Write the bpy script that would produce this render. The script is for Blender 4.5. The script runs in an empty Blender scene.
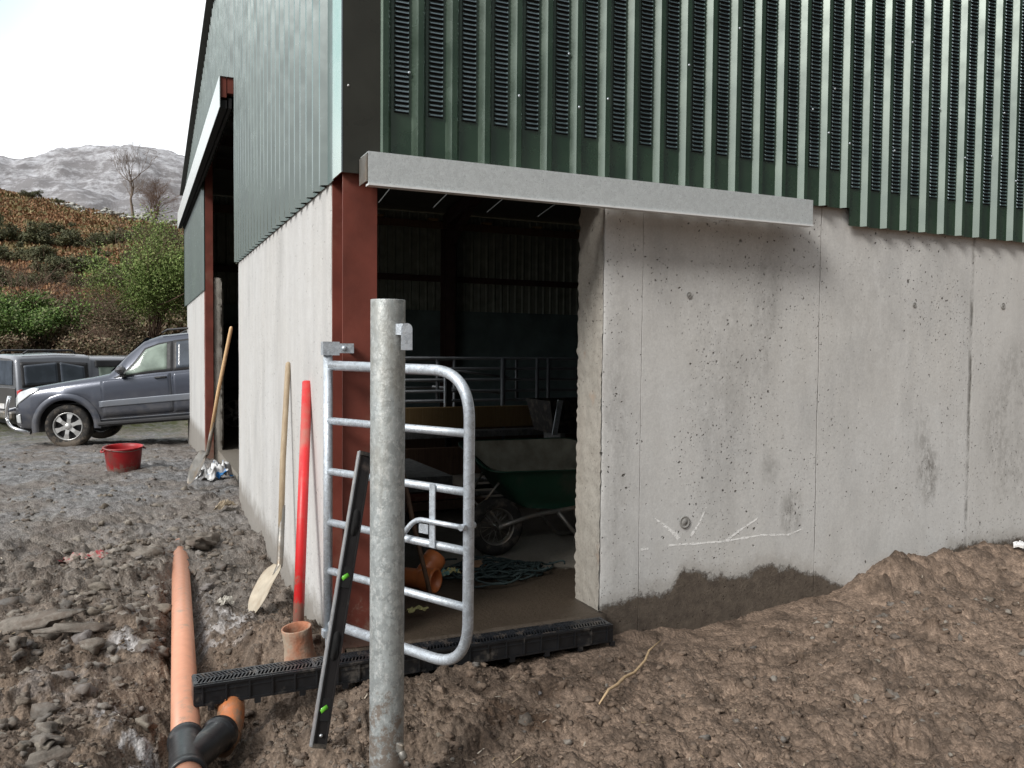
import bpy, math, random
import numpy as np
from mathutils import Vector, Matrix
R = math.radians
rng = np.random.default_rng(7); random.seed(7)
sc = bpy.context.scene
COL = sc.collection

# ------------------------------------------------------------------ noise
def _h(ix, iy, s):
    n = (ix.astype(np.int64) * 374761393 + iy.astype(np.int64) * 668265263 + s * 1274126177) & 0xffffffff
    n = ((n ^ (n >> 13)) * 1274126177) & 0xffffffff
    n = (n ^ (n >> 16)) & 0xffffffff
    return n / 4294967295.0
def vnoise(x, y, s=0):
    ix = np.floor(x); iy = np.floor(y); fx = x - ix; fy = y - iy
    ux = fx*fx*fx*(fx*(fx*6-15)+10); uy = fy*fy*fy*(fy*(fy*6-15)+10)
    g = lambda a, b: _grad(ix+a, iy+b, fx-a, fy-b, s)
    return ((g(0,0)*(1-ux)+g(1,0)*ux)*(1-uy) + (g(0,1)*(1-ux)+g(1,1)*ux)*uy) * 1.5
def _grad(ix, iy, dx, dy, s):
    a = _h(ix, iy, s) * 2*math.pi
    return np.cos(a)*dx + np.sin(a)*dy
def fbm(x, y, o=4, s=0, g=.5):
    t = 0; a = 1.; f = 1.
    for i in range(o):
        t = t + a*vnoise(x*f+17.3*i, y*f-9.1*i, s+i); a *= g; f *= 2.03
    return t
def worley(x, y, s=0):
    """nearest jittered cell: distance, random value of that cell"""
    ix = np.floor(x); iy = np.floor(y); best = np.full(x.shape, 9.); val = np.zeros(x.shape); ox = np.zeros(x.shape); oy = np.zeros(x.shape)
    for a in (-1,0,1):
        for b in (-1,0,1):
            cx = ix+a; cy = iy+b
            px = cx+_h(cx,cy,s+11); py = cy+_h(cx,cy,s+23)
            d = np.hypot(x-px, y-py); m = d < best
            best = np.where(m, d, best); val = np.where(m, _h(cx,cy,s+37), val); ox = np.where(m, x-px, ox); oy = np.where(m, y-py, oy)
    return best, val, ox, oy
def sst(a, b, x):
    t = np.clip((x-a)/(b-a), 0, 1); return t*t*(3-2*t)

# ------------------------------------------------------------------ terrain height
def base_h(x, y):
    x = np.asarray(x, float); y = np.asarray(y, float)
    left = np.interp(y, [2,3,5,8.4,10,12,15,17,19,21,24,27,32,45,67,90,112,127,170,400],
                        [-.2,-.14,-.13,.0,-.03,-.12,-.3,-.36,-.5,-.45,.1,.9,2.2,4.5,8.9,13.3,17.7,15.0,6,0])
    right = np.interp(x, [1.2,1.9,2.3,2.87,3.3,3.84,4.15,4.6,5.1,5.7,7], [-.09,-.13,-.15,-.185,-.14,-.10,-.07,-.01,.02,.02,.03])
    right = right - .05*sst(3.4, 1.5, y)*1.4
    w = sst(.9, 1.5, x)*sst(8, 6, y)
    z = left*(1-w)+right*w
    z = z - sst(60, 112, y)*np.clip(x+3,-25,40)*.14*sst(200,130,y)
    return z
def trench(x, y):
    # dug-out around the pipe junction and below the open end of the channel
    c = .154+(y-3.11)*.0384
    t = sst(.42,.10,np.abs(x-c-.13))*sst(2.3,2.8,y)*sst(4.35,3.85,y)
    t2 = sst(.14,.05,np.abs(x-c))*sst(6.3,5.6,y)*.5
    t3 = sst(.95,.55,x)*sst(.1,.35,x)*sst(3.75,3.62,y)*sst(2.5,3.2,y)*.75
    return np.maximum(np.maximum(t,t2),t3)
def ground_h(x, y, fine=True):
    x = np.asarray(x, float); y = np.asarray(y, float)
    z = base_h(x, y)
    near = sst(26, 14, y)
    wx = x+.05*vnoise(x/.13,y/.13,5)+.012*vnoise(x/.035,y/.035,6); wy = y+.05*vnoise(x/.13,y/.13,8)+.012*vnoise(x/.035,y/.035,9)
    calm = .35+.65*sst(-.25,.3, fbm(x/.8,y/.8,2,91))
    right = sst(1.0,1.6,x)
    n = .05*fbm(x/1.1,y/1.1,3,1)+.035*fbm(wx/.33,wy/.33,3,3)
    n = n + .007*(1-np.abs(fbm(wx/.16,wy/.16,3,14))*2)*calm
    if fine:
        for s,(k,amp) in enumerate([(.24,.34),(.11,.40),(.055,.45),(.026,.42)]):
            d,v,ox,oy = worley(wx/k+3*s, wy/k-7*s, 50+s*5)
            rad = .34+.34*v; th = v*57.; tt = np.clip((1-d/rad)*1.9,0,1)
            b = tt*tt*(3-2*tt)*(1+1.3*(ox*np.cos(th)+oy*np.sin(th)))*k*amp*.40*(.4+.6*v)*(v > (.62,.5,.4,.3)[s])
            if s < 2: b = b*calm
            n = n + b*.9
        n = n + .015*fbm(x/.09,y/.09,4,33) + .005*fbm(x/.02,y/.02,2,31)
    n = n*(1+.45*(1-right))
    farw = sst(5.5, 8.5, y)*(1-right)
    n = n*(1-.55*farw)*(1-.5*sst(1.6,1.9,x)*sst(3.3,3.6,y)*sst(4.0,3.9,x))
    z = z + n*near + (1-near)*(.12*fbm(x/3,y/3,3,41) + .45*fbm(x/22,y/22,3,43)*sst(25,50,y))
    z = z - trench(x,y)*(.17)
    # ledge of soil right of the pipe, spoil at the right wall
    z = z + .05*sst(.44,.5,x)*sst(.9,.75,x)*sst(3.78,3.85,y)*sst(4.5,4.1,y)
    z = z + .13*np.exp(-(((x-4.2)/.2)**2+((y-3.58)/.13)**2))+.10*np.exp(-(((x-4.9)/.45)**2+((y-3.6)/.16)**2))
    z = z + .045*np.exp(-(((x-1.7)/.45)**2+((y-3.1)/.2)**2)) + .05*np.exp(-(((x-1.15)/.4)**2+((y-3.38)/.16)**2))
    z = z + .14*np.exp(-(((x+.75)/.5)**2+((y-3.3)/.45)**2)) + .08*np.exp(-(((x+.5)/.5)**2+((y-5.2)/.6)**2))
    z = z - .16*sst(-.65,-.4,x)*sst(0,-.25,x)*sst(3.1,2.9,y)
    # keep soil below the floor slab, the channel and the walls
    ins = np.maximum(sst(.95,1.0,x)*sst(3.90,3.95,y)*sst(16.05,15.95,y), sst(.98,1.0,x)*sst(2.26,2.22,x)*sst(3.60,3.66,y)*(y < 4))
    drain = sst(.16,.2,x)*sst(2.24,2.2,x)*sst(3.49,3.52,y)*sst(3.70,3.67,y)
    z = np.where(ins > 0, z*(1-ins)+ins*np.minimum(z,-.2), z)
    z = np.where(drain > .5, np.minimum(z,-.12), z)
    return z
def gz(x, y): return float(ground_h(np.array([x]), np.array([y]))[0])

# ------------------------------------------------------------------ object helpers
def link(o, parent=None):
    COL.objects.link(o)
    if parent: o.parent = parent
    return o
def tag(o, label=None, cat=None, group=None, kind=None):
    if label: o['label'] = label
    if cat: o['category'] = cat
    if group: o['group'] = group
    if kind: o['kind'] = kind
    return o
def empty(name, loc=(0,0,0), rot=(0,0,0)):
    o = bpy.data.objects.new(name, None); o.location = loc; o.rotation_euler = rot; o.empty_display_size = .1
    return link(o)
def npmesh(name, V, F, mat, smooth=True):
    me = bpy.data.meshes.new(name); V = np.asarray(V, np.float32); F = np.asarray(F, np.int32); k = F.shape[1]
    me.vertices.add(len(V)); me.vertices.foreach_set('co', V.ravel())
    me.loops.add(F.size); me.loops.foreach_set('vertex_index', F.ravel())
    me.polygons.add(len(F)); me.polygons.foreach_set('loop_start', np.arange(0, F.size, k, dtype=np.int32))
    me.polygons.foreach_set('loop_total', np.full(len(F), k, np.int32))
    me.polygons.foreach_set('use_smooth', np.full(len(F), smooth))
    me.update(calc_edges=True); me.materials.append(mat); return me
def npobj(name, V, F, mat, parent=None, smooth=True):
    return link(bpy.data.objects.new(name, npmesh(name, V, F, mat, smooth)), parent)
def gridfaces(n, m):
    i = np.arange(n-1)[:,None]*m+np.arange(m-1)[None,:]; i = i.ravel()
    return np.stack([i, i+1, i+m+1, i+m], 1)

class MB:
    def __init__(s): s.v = []; s.f = []; s.sm = []
    def add(s, V, F, smooth=False):
        n = len(s.v); s.v += [tuple(p) for p in V]; s.f += [tuple(n+i for i in f) for f in F]; s.sm += [smooth]*len(F); return s
    def box(s, a, b, M=None, bev=0):
        x0,y0,z0 = a; x1,y1,z1 = b
        if bev > 0:
            P = []; e = bev
            for z,i in ((z0,e),(z0+e,0),(z1-e,0),(z1,e)):
                P += [(x0+i+e*(i==0),y0+i,z),(x1-i-e*(i==0),y0+i,z),(x1-i,y0+i+e*(i==0),z),(x1-i,y1-i-e*(i==0),z),(x1-i-e*(i==0),y1-i,z),(x0+i+e*(i==0),y1-i,z),(x0+i,y1-i-e*(i==0),z),(x0+i,y0+i+e*(i==0),z)]
            F = [tuple(reversed(range(8))), tuple(range(24,32))]
            for r in range(3):
                for k in range(8): F.append((r*8+k, r*8+(k+1)%8, r*8+8+(k+1)%8, r*8+8+k))
        else:
            P = [(x0,y0,z0),(x1,y0,z0),(x1,y1,z0),(x0,y1,z0),(x0,y0,z1),(x1,y0,z1),(x1,y1,z1),(x0,y1,z1)]
            F = [(0,3,2,1),(4,5,6,7),(0,1,5,4),(1,2,6,5),(2,3,7,6),(3,0,4,7)]
        if M is not None: P = [tuple(M @ Vector(p)) for p in P]
        return s.add(P, F)
    def bar(s, a, b, w, h, up=(0,0,1), bev=0):
        """box along a->b, w sideways, h along up"""
        a = Vector(a); b = Vector(b); d = b-a; L = d.length; d.normalize(); u = Vector(up)
        u = (u - d*u.dot(d)).normalized(); sd = d.cross(u)
        M = Matrix(((d.x,sd.x,u.x,a.x),(d.y,sd.y,u.y,a.y),(d.z,sd.z,u.z,a.z),(0,0,0,1)))
        return s.box((0,-w/2,-h/2),(L,w/2,h/2),M,bev)
    def tube(s, pts, r, n=14, caps=True, flat=1.0, upv=None):
        pts = [Vector(p) for p in pts]; rr = r if isinstance(r,(list,tuple)) else [r]*len(pts)
        V = []; prev = None
        for i,p in enumerate(pts):
            d = (pts[min(i+1,len(pts)-1)]-pts[max(i-1,0)]).normalized()
            if prev is None:
                u = Vector(upv) if upv else (Vector((0,0,1)) if abs(d.z) < .9 else Vector((1,0,0)))
            else: u = prev
            u = (u-d*u.dot(d)).normalized(); prev = u; w = d.cross(u)
            for k in range(n):
                a = 2*math.pi*k/n; V.append(p+u*math.cos(a)*rr[i]*flat+w*math.sin(a)*rr[i])
        F = []
        for i in range(len(pts)-1):
            for k in range(n): F.append((i*n+k, i*n+(k+1)%n, (i+1)*n+(k+1)%n, (i+1)*n+k))
        m = len(s.f)
        s.add(V, F, True)
        if caps:
            nn = len(s.v)-len(V)
            s.f.append(tuple(nn+k for k in reversed(range(n)))); s.sm.append(False)
            s.f.append(tuple(nn+(len(pts)-1)*n+k for k in range(n))); s.sm.append(False)
        return s
    def lathe(s, prof, n=24, M=None, closed=False):
        V = []
        for (r,z) in prof:
            for k in range(n):
                a = 2*math.pi*k/n; p = Vector((r*math.cos(a), r*math.sin(a), z)); V.append(M @ p if M is not None else p)
        F = []
        for i in range(len(prof)-1 + (1 if closed else 0)):
            j = (i+1) % len(prof)
            for k in range(n): F.append((i*n+k, i*n+(k+1)%n, j*n+(k+1)%n, j*n+k))
        return s.add(V, F, True)
    def build(s, name, mat, parent=None, sharp=None):
        me = bpy.data.meshes.new(name); me.from_pydata([tuple(v) for v in s.v], [], s.f); me.update()
        me.polygons.foreach_set('use_smooth', s.sm); me.materials.append(mat)
        return link(bpy.data.objects.new(name, me), parent)
def along(a, b, roll=0):
    """matrix whose z axis runs a->b, origin a"""
    a = Vector(a); d = (Vector(b)-a).normalized()
    return Matrix.Translation(a) @ d.to_track_quat('Z','Y').to_matrix().to_4x4() @ Matrix.Rotation(roll,4,'Z')
def fillet(pts, r, n=8):
    out = [Vector(pts[0])]
    for i in range(1,len(pts)-1):
        p = Vector(pts[i]); a = (Vector(pts[i-1])-p).normalized(); b = (Vector(pts[i+1])-p).normalized()
        for k in range(n+1):
            t = k/n; out.append((p+a*r)*(1-t)**2 + p*2*t*(1-t) + (p+b*r)*t*t)
    out.append(Vector(pts[-1])); return out
def copytree(o, parent=None):
    c = o.copy(); COL.objects.link(c); c.parent = parent
    for ch in list(o.children): copytree(ch, c)
    return c

# ------------------------------------------------------------------ materials
class N:
    def __init__(s, name):
        s.m = bpy.data.materials.new(name); s.m.use_nodes = True; s.t = s.m.node_tree; s.t.nodes.clear()
        s.out = s.n('ShaderNodeOutputMaterial'); s.co = s.n('ShaderNodeTexCoord').outputs['Object']
    def n(s, t, **k):
        o = s.t.nodes.new(t)
        for a,b in k.items(): setattr(o, a, b)
        return o
    def set(s, sock, v):
        if isinstance(v, bpy.types.NodeSocket): s.t.links.new(v, sock)
        elif isinstance(v, (tuple,list)) and len(v) == 3 and sock.type == 'RGBA': sock.default_value = (*v,1)
        else: sock.default_value = v
    def noise(s, scale, detail=4, rough=.55, vec=None, dist=0, out='Fac', dim='3D'):
        o = s.n('ShaderNodeTexNoise'); o.noise_dimensions = dim
        s.set(o.inputs['Vector'], vec if vec is not None else s.co)
        o.inputs['Scale'].default_value = scale; o.inputs['Detail'].default_value = detail; o.inputs['Roughness'].default_value = rough; o.inputs['Distortion'].default_value = dist
        return o.outputs[out]
    def vor(s, scale, vec=None, out='Distance', feat='F1', rnd=1):
        o = s.n('ShaderNodeTexVoronoi', feature=feat); s.set(o.inputs['Vector'], vec if vec is not None else s.co)
        o.inputs['Scale'].default_value = scale; o.inputs['Randomness'].default_value = rnd; return o.outputs[out]
    def scale(s, v, loc=(0,0,0), vec=None):
        o = s.n('ShaderNodeMapping'); s.set(o.inputs['Vector'], vec if vec is not None else s.co)
        o.inputs['Scale'].default_value = v; o.inputs['Location'].default_value = loc; return o.outputs[0]
    def ramp(s, f, a, b, lo=0., hi=1., smooth=False):
        o = s.n('ShaderNodeMapRange'); o.clamp = True
        if smooth: o.interpolation_type = 'SMOOTHSTEP'
        for i,v in zip(('Value','From Min','From Max','To Min','To Max'), (f,a,b,lo,hi)): s.set(o.inputs[i], v)
        return o.outputs[0]
    def math(s, op, a, b=0., c=0.):
        o = s.n('ShaderNodeMath', operation=op); s.set(o.inputs[0], a); s.set(o.inputs[1], b); s.set(o.inputs[2], c); return o.outputs[0]
    def mix(s, f, a, b, mode='MIX'):
        o = s.n('ShaderNodeMix', data_type='RGBA', blend_type=mode)
        s.set(o.inputs[0], f); s.set(o.inputs[6], a); s.set(o.inputs[7], b); return o.outputs[2]
    def xyz(s, vec=None):
        o = s.n('ShaderNodeSeparateXYZ'); s.set(o.inputs[0], vec if vec is not None else s.co); return o.outputs
    def bump(s, h, dist=.01, strength=1., norm=None):
        o = s.n('ShaderNodeBump'); s.set(o.inputs['Height'], h); o.inputs['Distance'].default_value = dist; o.inputs['Strength'].default_value = strength
        if norm is not None: s.set(o.inputs['Normal'], norm)
        return o.outputs[0]
    def pbr(s, col, rough=.6, metal=0., bump=None, spec=.5, **k):
        o = s.n('ShaderNodeBsdfPrincipled'); s.set(o.inputs['Base Color'], col); s.set(o.inputs['Roughness'], rough); s.set(o.inputs['Metallic'], metal)
        s.set(o.inputs['Specular IOR Level'], spec)
        if bump is not None: s.set(o.inputs['Normal'], bump)
        for a,b in k.items(): s.set(o.inputs[a.replace('_',' ')], b)
        s.t.links.new(o.outputs[0], s.out.inputs[0]); return s.m

SPLASH = {'red_plastic':(-.12,.5,(.22,.16,.12)),'bucket_rubber':(-.15,.16,(.20,.16,.13)),'terracotta_plastic':(-.24,-.02,(.26,.20,.15)),'black_plastic':(-.30,-.06,(.13,.10,.078)),'orange_plastic':(-.25,.0,(.22,.16,.11)),'rubber':(-.5,.2,(.14,.115,.09)),'red_oxide_paint':(-.15,.4,(.20,.13,.10))}
def simple(name, c, rough=.6, metal=0., var=.15, scale=8., bump=0., spec=.5, dirt=None, dirtamt=.5):
    k = N(name); n = k.noise(scale,5); lo = tuple(x*(1-var) for x in c); hi = tuple(min(1,x*(1+var)) for x in c)
    col = k.mix(k.ramp(n,.3,.7), lo, hi)
    if dirt:
        d = k.ramp(k.noise(scale*.6,6,.65,vec=k.scale((1,1,1),(3,1,7))), .62-dirtamt*.3, .72-dirtamt*.1); col = k.mix(d, col, dirt)
    if name in SPLASH:
        zl,zh,mc = SPLASH[name]; P = k.xyz(k.n('ShaderNodeNewGeometry').outputs['Position'])
        e = k.math('ADD', k.ramp(P[2],zl,zh,.62,.0), k.math('MULTIPLY', k.math('SUBTRACT', k.noise(16,7,.75), .5), 1.1))
        col = k.mix(k.ramp(e,.28,.42,0,.85), col, mc)
    return k.pbr(col, k.ramp(k.noise(scale*3,3),.2,.8,max(rough-.1,.02),min(rough+.12,1)), metal, k.bump(k.noise(scale*6,4),bump) if bump else None, spec)

def concrete_mat(name, base, warm, kind='right'):
    k = N(name); P = k.xyz()
    big = k.noise(1.1,5,.6); streak = k.noise(1.0,5,.6,vec=k.scale((7,7,.55)))
    col = k.mix(k.ramp(big,.35,.68), base, warm)
    col = k.mix(k.ramp(streak,.38,.72,0,.5), col, tuple(c*1.14 for c in base))
    st2 = k.noise(1.0,6,.65,vec=k.scale((3,3,.9),(5,2,1)))
    col = k.mix(k.ramp(st2,.5,.72,0,.6), col, tuple(c*.66 for c in base))
    fine = k.noise(90,5,.7); col = k.mix(k.ramp(fine,.3,.7,0,1), k.mix(1.,col,(.86,.86,.86),'MULTIPLY'), k.mix(1.,col,(1.07,1.07,1.06),'MULTIPLY'))
    mot = k.noise(14,4,.6); col = k.mix(k.ramp(mot,.4,.7,0,.3), col, tuple(c*.82 for c in warm))
    # bug holes of three sizes, gathered in drifts
    holes = 0.
    drift = k.ramp(k.noise(1.7,4,.6,vec=k.scale((1,1,.7),(9,4,2))),.45,.60,-.1,1.3)
    wv = k.mix(.035, k.co, k.noise(22,2,.5,out='Color'))
    for sc_,th,keep in ((7,.085,.13),(13,.105,.27),(30,.17,.38),(70,.20,.35)):
        o = k.n('ShaderNodeTexVoronoi', feature='F1'); k.set(o.inputs['Vector'], wv); o.inputs['Scale'].default_value = sc_
        r = k.xyz(o.outputs['Color'])[0]
        on = k.math('LESS_THAN', r, k.math('MULTIPLY', keep, k.math('ADD', .25, drift)))
        hole = k.math('MULTIPLY', on, k.ramp(o.outputs['Distance'], th*.45, th, 1, 0))
        holes = k.math('MAXIMUM', holes, hole)
    if kind == 'left': holes = k.math('MULTIPLY', holes, .75)
    h = k.math('SUBTRACT', k.math('MULTIPLY', k.noise(35,6,.6), .25), holes)
    col = k.mix(k.math('MULTIPLY', holes, .8), col, (.07,.065,.055))
    if kind == 'right':
        # joints between shutter panels
        wob = k.math('MULTIPLY', k.math('SUBTRACT', k.noise(9,5,.7), .5), .03)
        for x0,w,dark in ((5.035,.024,.8),(3.705,.0045,.5),(2.46,.003,.22)):
            d = k.math('ABSOLUTE', k.math('ADD', k.math('SUBTRACT', P[0], x0), k.math('MULTIPLY', wob, 1. if x0 > 5 else .25)))
            brk = k.ramp(k.noise(5,4,.7,vec=k.scale((1,1,1),(x0,0,0))), (.40 if x0 > 5 else .33),.60,.12,1)
            g = k.math('MULTIPLY', k.ramp(d, 0, w, 1, 0), brk)
            col = k.mix(k.math('MULTIPLY', g, dark), col, (.09,.085,.07)); h = k.math('SUBTRACT', h, k.math('MULTIPLY', g, .8))
        lip = k.ramp(P[0], 5.04, 5.05, 0, 1)
        col = k.mix(k.math('MULTIPLY', lip, .35), col, warm)
        # damp dark blotches
        for (x0,z0,rx,rz,a) in ((4.66,.60,.10,.2,.75),(4.6,.85,.07,.2,.45),(3.52,.42,.09,.15,.6),(3.0,1.2,.3,.5,.18),(5.5,1.2,.25,.3,.35),(5.3,.9,.16,.25,.35),(2.3,.9,.1,.9,.25),(3.35,.7,.08,.1,.35),(2.9,1.75,.5,.35,.12),(4.1,1.6,.3,.5,.16),(3.3,1.55,.12,.5,.25),(5.5,.6,.3,.3,.3)):
            dx = k.math('DIVIDE', k.math('SUBTRACT', P[0], x0), rx); dz = k.math('DIVIDE', k.math('SUBTRACT', P[2], z0), rz)
            d = k.math('ADD', k.math('MULTIPLY',dx,dx), k.math('MULTIPLY',dz,dz))
            m = k.math('MULTIPLY', k.ramp(d,.1,1.3,1,0), k.ramp(k.noise(26,6,.75,vec=k.scale((1,1,.6))),.42,.6,.1,1))
            col = k.mix(k.math('MULTIPLY', m, a), col, (.13,.12,.105))
        # wet mud splashed on the foot of the wall
        hline = k.n('ShaderNodeFloatCurve'); cv = hline.mapping.curves[0]
        pts = [(2.2,-.02),(2.34,.03),(2.5,.06),(2.66,.05),(2.76,.16),(2.95,.10),(3.15,.09),(3.3,.12),(3.5,.11),(3.62,.07),(3.8,.0),(4.1,-.1),(4.6,-.1),(4.9,.08),(5.3,.1)]
        tx = lambda x: (x-2.2)/3.1
        while len(cv.points) < len(pts): cv.points.new(.5,.5)
        for p,(x,z) in zip(cv.points, pts): p.location = (tx(x),(z+.2)/.5); p.handle_type = 'AUTO'
        hline.mapping.update(); k.set(hline.inputs['Value'], k.ramp(P[0],2.2,5.3,0,1))
        top = k.math('SUBTRACT', k.math('MULTIPLY', hline.outputs[0], .5), .2)
        e = k.math('SUBTRACT', k.math('ADD', top, k.math('MULTIPLY', k.math('SUBTRACT', k.noise(9,8,.8), .5), .22)), P[2])
        halo = k.ramp(e,-.10,.0,0,.35,True); mud = k.ramp(e,-.012,.018,0,.96)
        col = k.mix(halo, col, (.20,.17,.135))
        col = k.mix(mud, col, k.mix(k.ramp(k.noise(12,7,.75),.35,.65), (.060,.045,.034), (.135,.108,.082)))
        h = k.math('ADD', h, k.math('MULTIPLY', mud, k.math('ADD', .6, k.noise(60,5,.7))))
    if kind == 'left':
        bd = k.noise(1.0,3,.6,vec=k.scale((1,9,.25)))
        col = k.mix(k.ramp(bd,.45,.6,0,.22), col, tuple(c*.8 for c in base))
        e = k.math('SUBTRACT', k.math('ADD', k.ramp(P[1],4,8.4,-.02,.14), k.math('MULTIPLY', k.math('SUBTRACT', k.noise(6,6,.7), .5), .3)), P[2])
        col = k.mix(k.ramp(e,-.12,.02,0,.8), col, (.20,.18,.155))
    if kind == 'jamb':
        agg = k.vor(60); col = k.mix(k.ramp(agg,.1,.5,.35,0), col, tuple(c*.6 for c in warm))
        rust = k.ramp(k.noise(5,4,.6),.62,.7,0,.35); col = k.mix(rust, col, (.33,.2,.12))
    return k.pbr(col, .85, 0, k.bump(h,.006,1.), .3)

def cladding_mat(name, c, gloss=.2, rough=.28, dirt=.25, gmax=.7, tint=(.88,1,.90)):
    """plastic-coated steel sheet: dull green film with a glossy skin"""
    k = N(name)
    col = k.mix(k.ramp(k.noise(3,5,.6),.35,.7), tuple(x*.85 for x in c), tuple(x*1.2 for x in c))
    P_ = k.xyz(); wn = k.n('ShaderNodeTexWhiteNoise', noise_dimensions='1D'); k.set(wn.inputs['W'], k.math('FLOOR', k.math('DIVIDE', k.math('ADD', k.math('ADD', P_[0], P_[1]), 3.13), .9912))); col = k.mix(k.ramp(wn.outputs[0],0,1,0,.5), col, k.mix(1.,col,(1.7,1.5,1.5),'MULTIPLY'))
    d = k.ramp(k.noise(1,6,.7,vec=k.scale((5,5,.6))),.5,.8,0,dirt); col = k.mix(d, col, (.16,.17,.14))
    dif = k.n('ShaderNodeBsdfPrincipled'); k.set(dif.inputs['Base Color'], col); dif.inputs['Roughness'].default_value = .45
    gl = k.n('ShaderNodeBsdfAnisotropic'); gl.inputs['Color'].default_value = (*tint,1); k.set(gl.inputs['Roughness'], k.ramp(k.noise(6,4),.3,.7,rough-.06,rough+.1))
    b = k.bump(k.noise(2,1,.5,vec=k.scale((1,1,.4))),.004,.5); k.set(gl.inputs['Normal'], b); k.set(dif.inputs['Normal'], b)
    lw = k.n('ShaderNodeLayerWeight'); lw.inputs['Blend'].default_value = .35
    mx = k.n('ShaderNodeMixShader'); k.set(mx.inputs[0], k.ramp(lw.outputs['Fresnel'],.1,1,gloss,gmax))
    k.t.links.new(dif.outputs[0], mx.inputs[1]); k.t.links.new(gl.outputs[0], mx.inputs[2]); k.t.links.new(mx.outputs[0], k.out.inputs[0])
    return k.m

def galv_mat(name, base=(.42,.45,.47), spangle=26, rough=.42, metal=.75, white=.5, stain=0.):
    k = N(name)
    ct = .10 if name == 'galvanised_sheet' else .2
    cell = k.xyz(k.vor(spangle,out='Color',vec=k.mix(.05,k.co,k.noise(spangle,2,out='Color'))))[0]
    col = k.mix(cell, tuple(x*(1-ct) for x in base), tuple(min(1,x*(1+ct)) for x in base))
    bl = k.ramp(k.noise(spangle*1.1,6,.75,vec=k.scale((1,1,.7))),.52,.64,0,white); col = k.mix(bl, col, (.62,.64,.63))
    if stain: col = k.mix(k.ramp(k.noise(4,6,.7,vec=k.scale((1,1,.4))),.5,.68,0,stain), col, (.30,.27,.21))
    if name == 'galvanised_post':
        run = k.ramp(k.noise(1,5,.7,vec=k.scale((40,40,1.6))),.55,.7,0,.35); col = k.mix(run, col, (.24,.235,.21))
        big = k.ramp(k.noise(9,7,.8),.55,.62,0,.45); col = k.mix(big, col, (.66,.68,.66))
        P = k.xyz(k.n('ShaderNodeNewGeometry').outputs['Position']); e = k.math('ADD', k.ramp(P[2],-.1,.45,.55,0), k.math('MULTIPLY', k.math('SUBTRACT', k.noise(22,7,.8), .5), 1.2))
        col = k.mix(k.ramp(e,.3,.42,0,.85), col, (.21,.165,.13))
    return k.pbr(col, k.ramp(k.noise(spangle,4),.3,.7,rough-.08,rough+.16), metal, k.bump(k.noise(spangle*2,5,.7),.0015,.8))

def mud_mat():
    k = N('mud'); a = k.n('ShaderNodeVertexColor', layer_name='Col').outputs[0]
    f = k.noise(55,7,.7); g = k.noise(260,4,.7)
    col = k.mix(k.ramp(f,.3,.7), k.mix(1.,a,(.70,.68,.66),'MULTIPLY'), k.mix(1.,a,(1.22,1.2,1.18),'MULTIPLY'))
    sp = k.vor(140,out='Color'); r = k.xyz(sp)[0]
    col = k.mix(k.math('MULTIPLY', k.ramp(r,.82,.9,0,1), .35), col, k.mix(1.,a,(1.9,1.9,1.9),'MULTIPLY'))
    pt = k.n('ShaderNodeNewGeometry').outputs['Pointiness']; cav = k.ramp(pt,.44,.515,0,1); col = k.mix(cav, k.mix(1.,col,(.50,.48,.46),'MULTIPLY'), col); col = k.mix(k.ramp(pt,.515,.58,0,.35), col, k.mix(1.,col,(1.5,1.48,1.45),'MULTIPLY'))  # crevice shade and ridge highlights put into the mud colour by pointiness
    wet = k.noise(3.2,6,.7)
    h = k.math('ADD', k.math('MULTIPLY', k.noise(38,7,.72), 1.), k.math('ADD', k.math('MULTIPLY', g, .3), k.math('MULTIPLY', k.vor(75), .55)))
    return k.pbr(col, k.ramp(wet,.46,.62,.92,.36), 0, k.bump(h,.014,1.), .35)

M = {}
M['conc_r'] = concrete_mat('concrete_right', (.575,.575,.565), (.56,.55,.525))
M['conc_l'] = concrete_mat('concrete_left', (.55,.55,.545), (.52,.51,.49), 'left')
M['conc_j'] = concrete_mat('concrete_jamb', (.42,.40,.36), (.36,.325,.28), 'jamb')
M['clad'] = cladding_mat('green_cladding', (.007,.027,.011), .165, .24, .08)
M['cladL'] = cladding_mat('green_cladding_side', (.030,.050,.038), .09, .20, .05, .25, (.86,.98,1))  # same sheet as the front, sky brightness put into base and gloss tint
M['flashL'] = cladding_mat('flashing_side', (.16,.20,.24), .45, .2, .0, .8)  # same flashing as the front face, sky light put into a paler colour
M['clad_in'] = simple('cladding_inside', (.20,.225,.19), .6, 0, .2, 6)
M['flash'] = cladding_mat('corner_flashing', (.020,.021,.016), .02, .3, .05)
M['dark'] = simple('dark_void', (.008,.008,.008), .9)
M['red_ox'] = simple('red_oxide_paint', (.155,.042,.029), .55, 0, .25, 5, .0008, .35, dirt=(.20,.085,.06), dirtamt=.25)
M['galv'] = galv_mat('galvanised_post', (.36,.39,.39), 55, .45, .45, .75, .45)
M['galv2'] = galv_mat('galvanised_gate', (.52,.57,.62), 70, .38, .5, .35)
M['galv_lip'] = simple('galv_lip',(.78,.80,.80),.4,.2,.05,20); M['galvS'] = galv_mat('galvanised_sheet', (.72,.77,.775), 90, .34, .5, .08)  # lip highlight put into a brighter copy of the galvanised sheet
M['galvd'] = galv_mat('galvanised_dull', (.20,.205,.205), 30, .55, .5, .2)
M['orange'] = simple('terracotta_plastic', (.60,.29,.185), .38, 0, .06, 22, .0005, .45, dirt=(.42,.27,.19), dirtamt=.12)
M['orange2'] = simple('orange_plastic', (.55,.17,.055), .35, 0, .12, 9, 0, .5, dirt=(.28,.15,.08), dirtamt=.3)
M['clay'] = simple('clay', (.36,.15,.085), .8, 0, .25, 14, .003, .3, dirt=(.36,.29,.22), dirtamt=.75)
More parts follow.
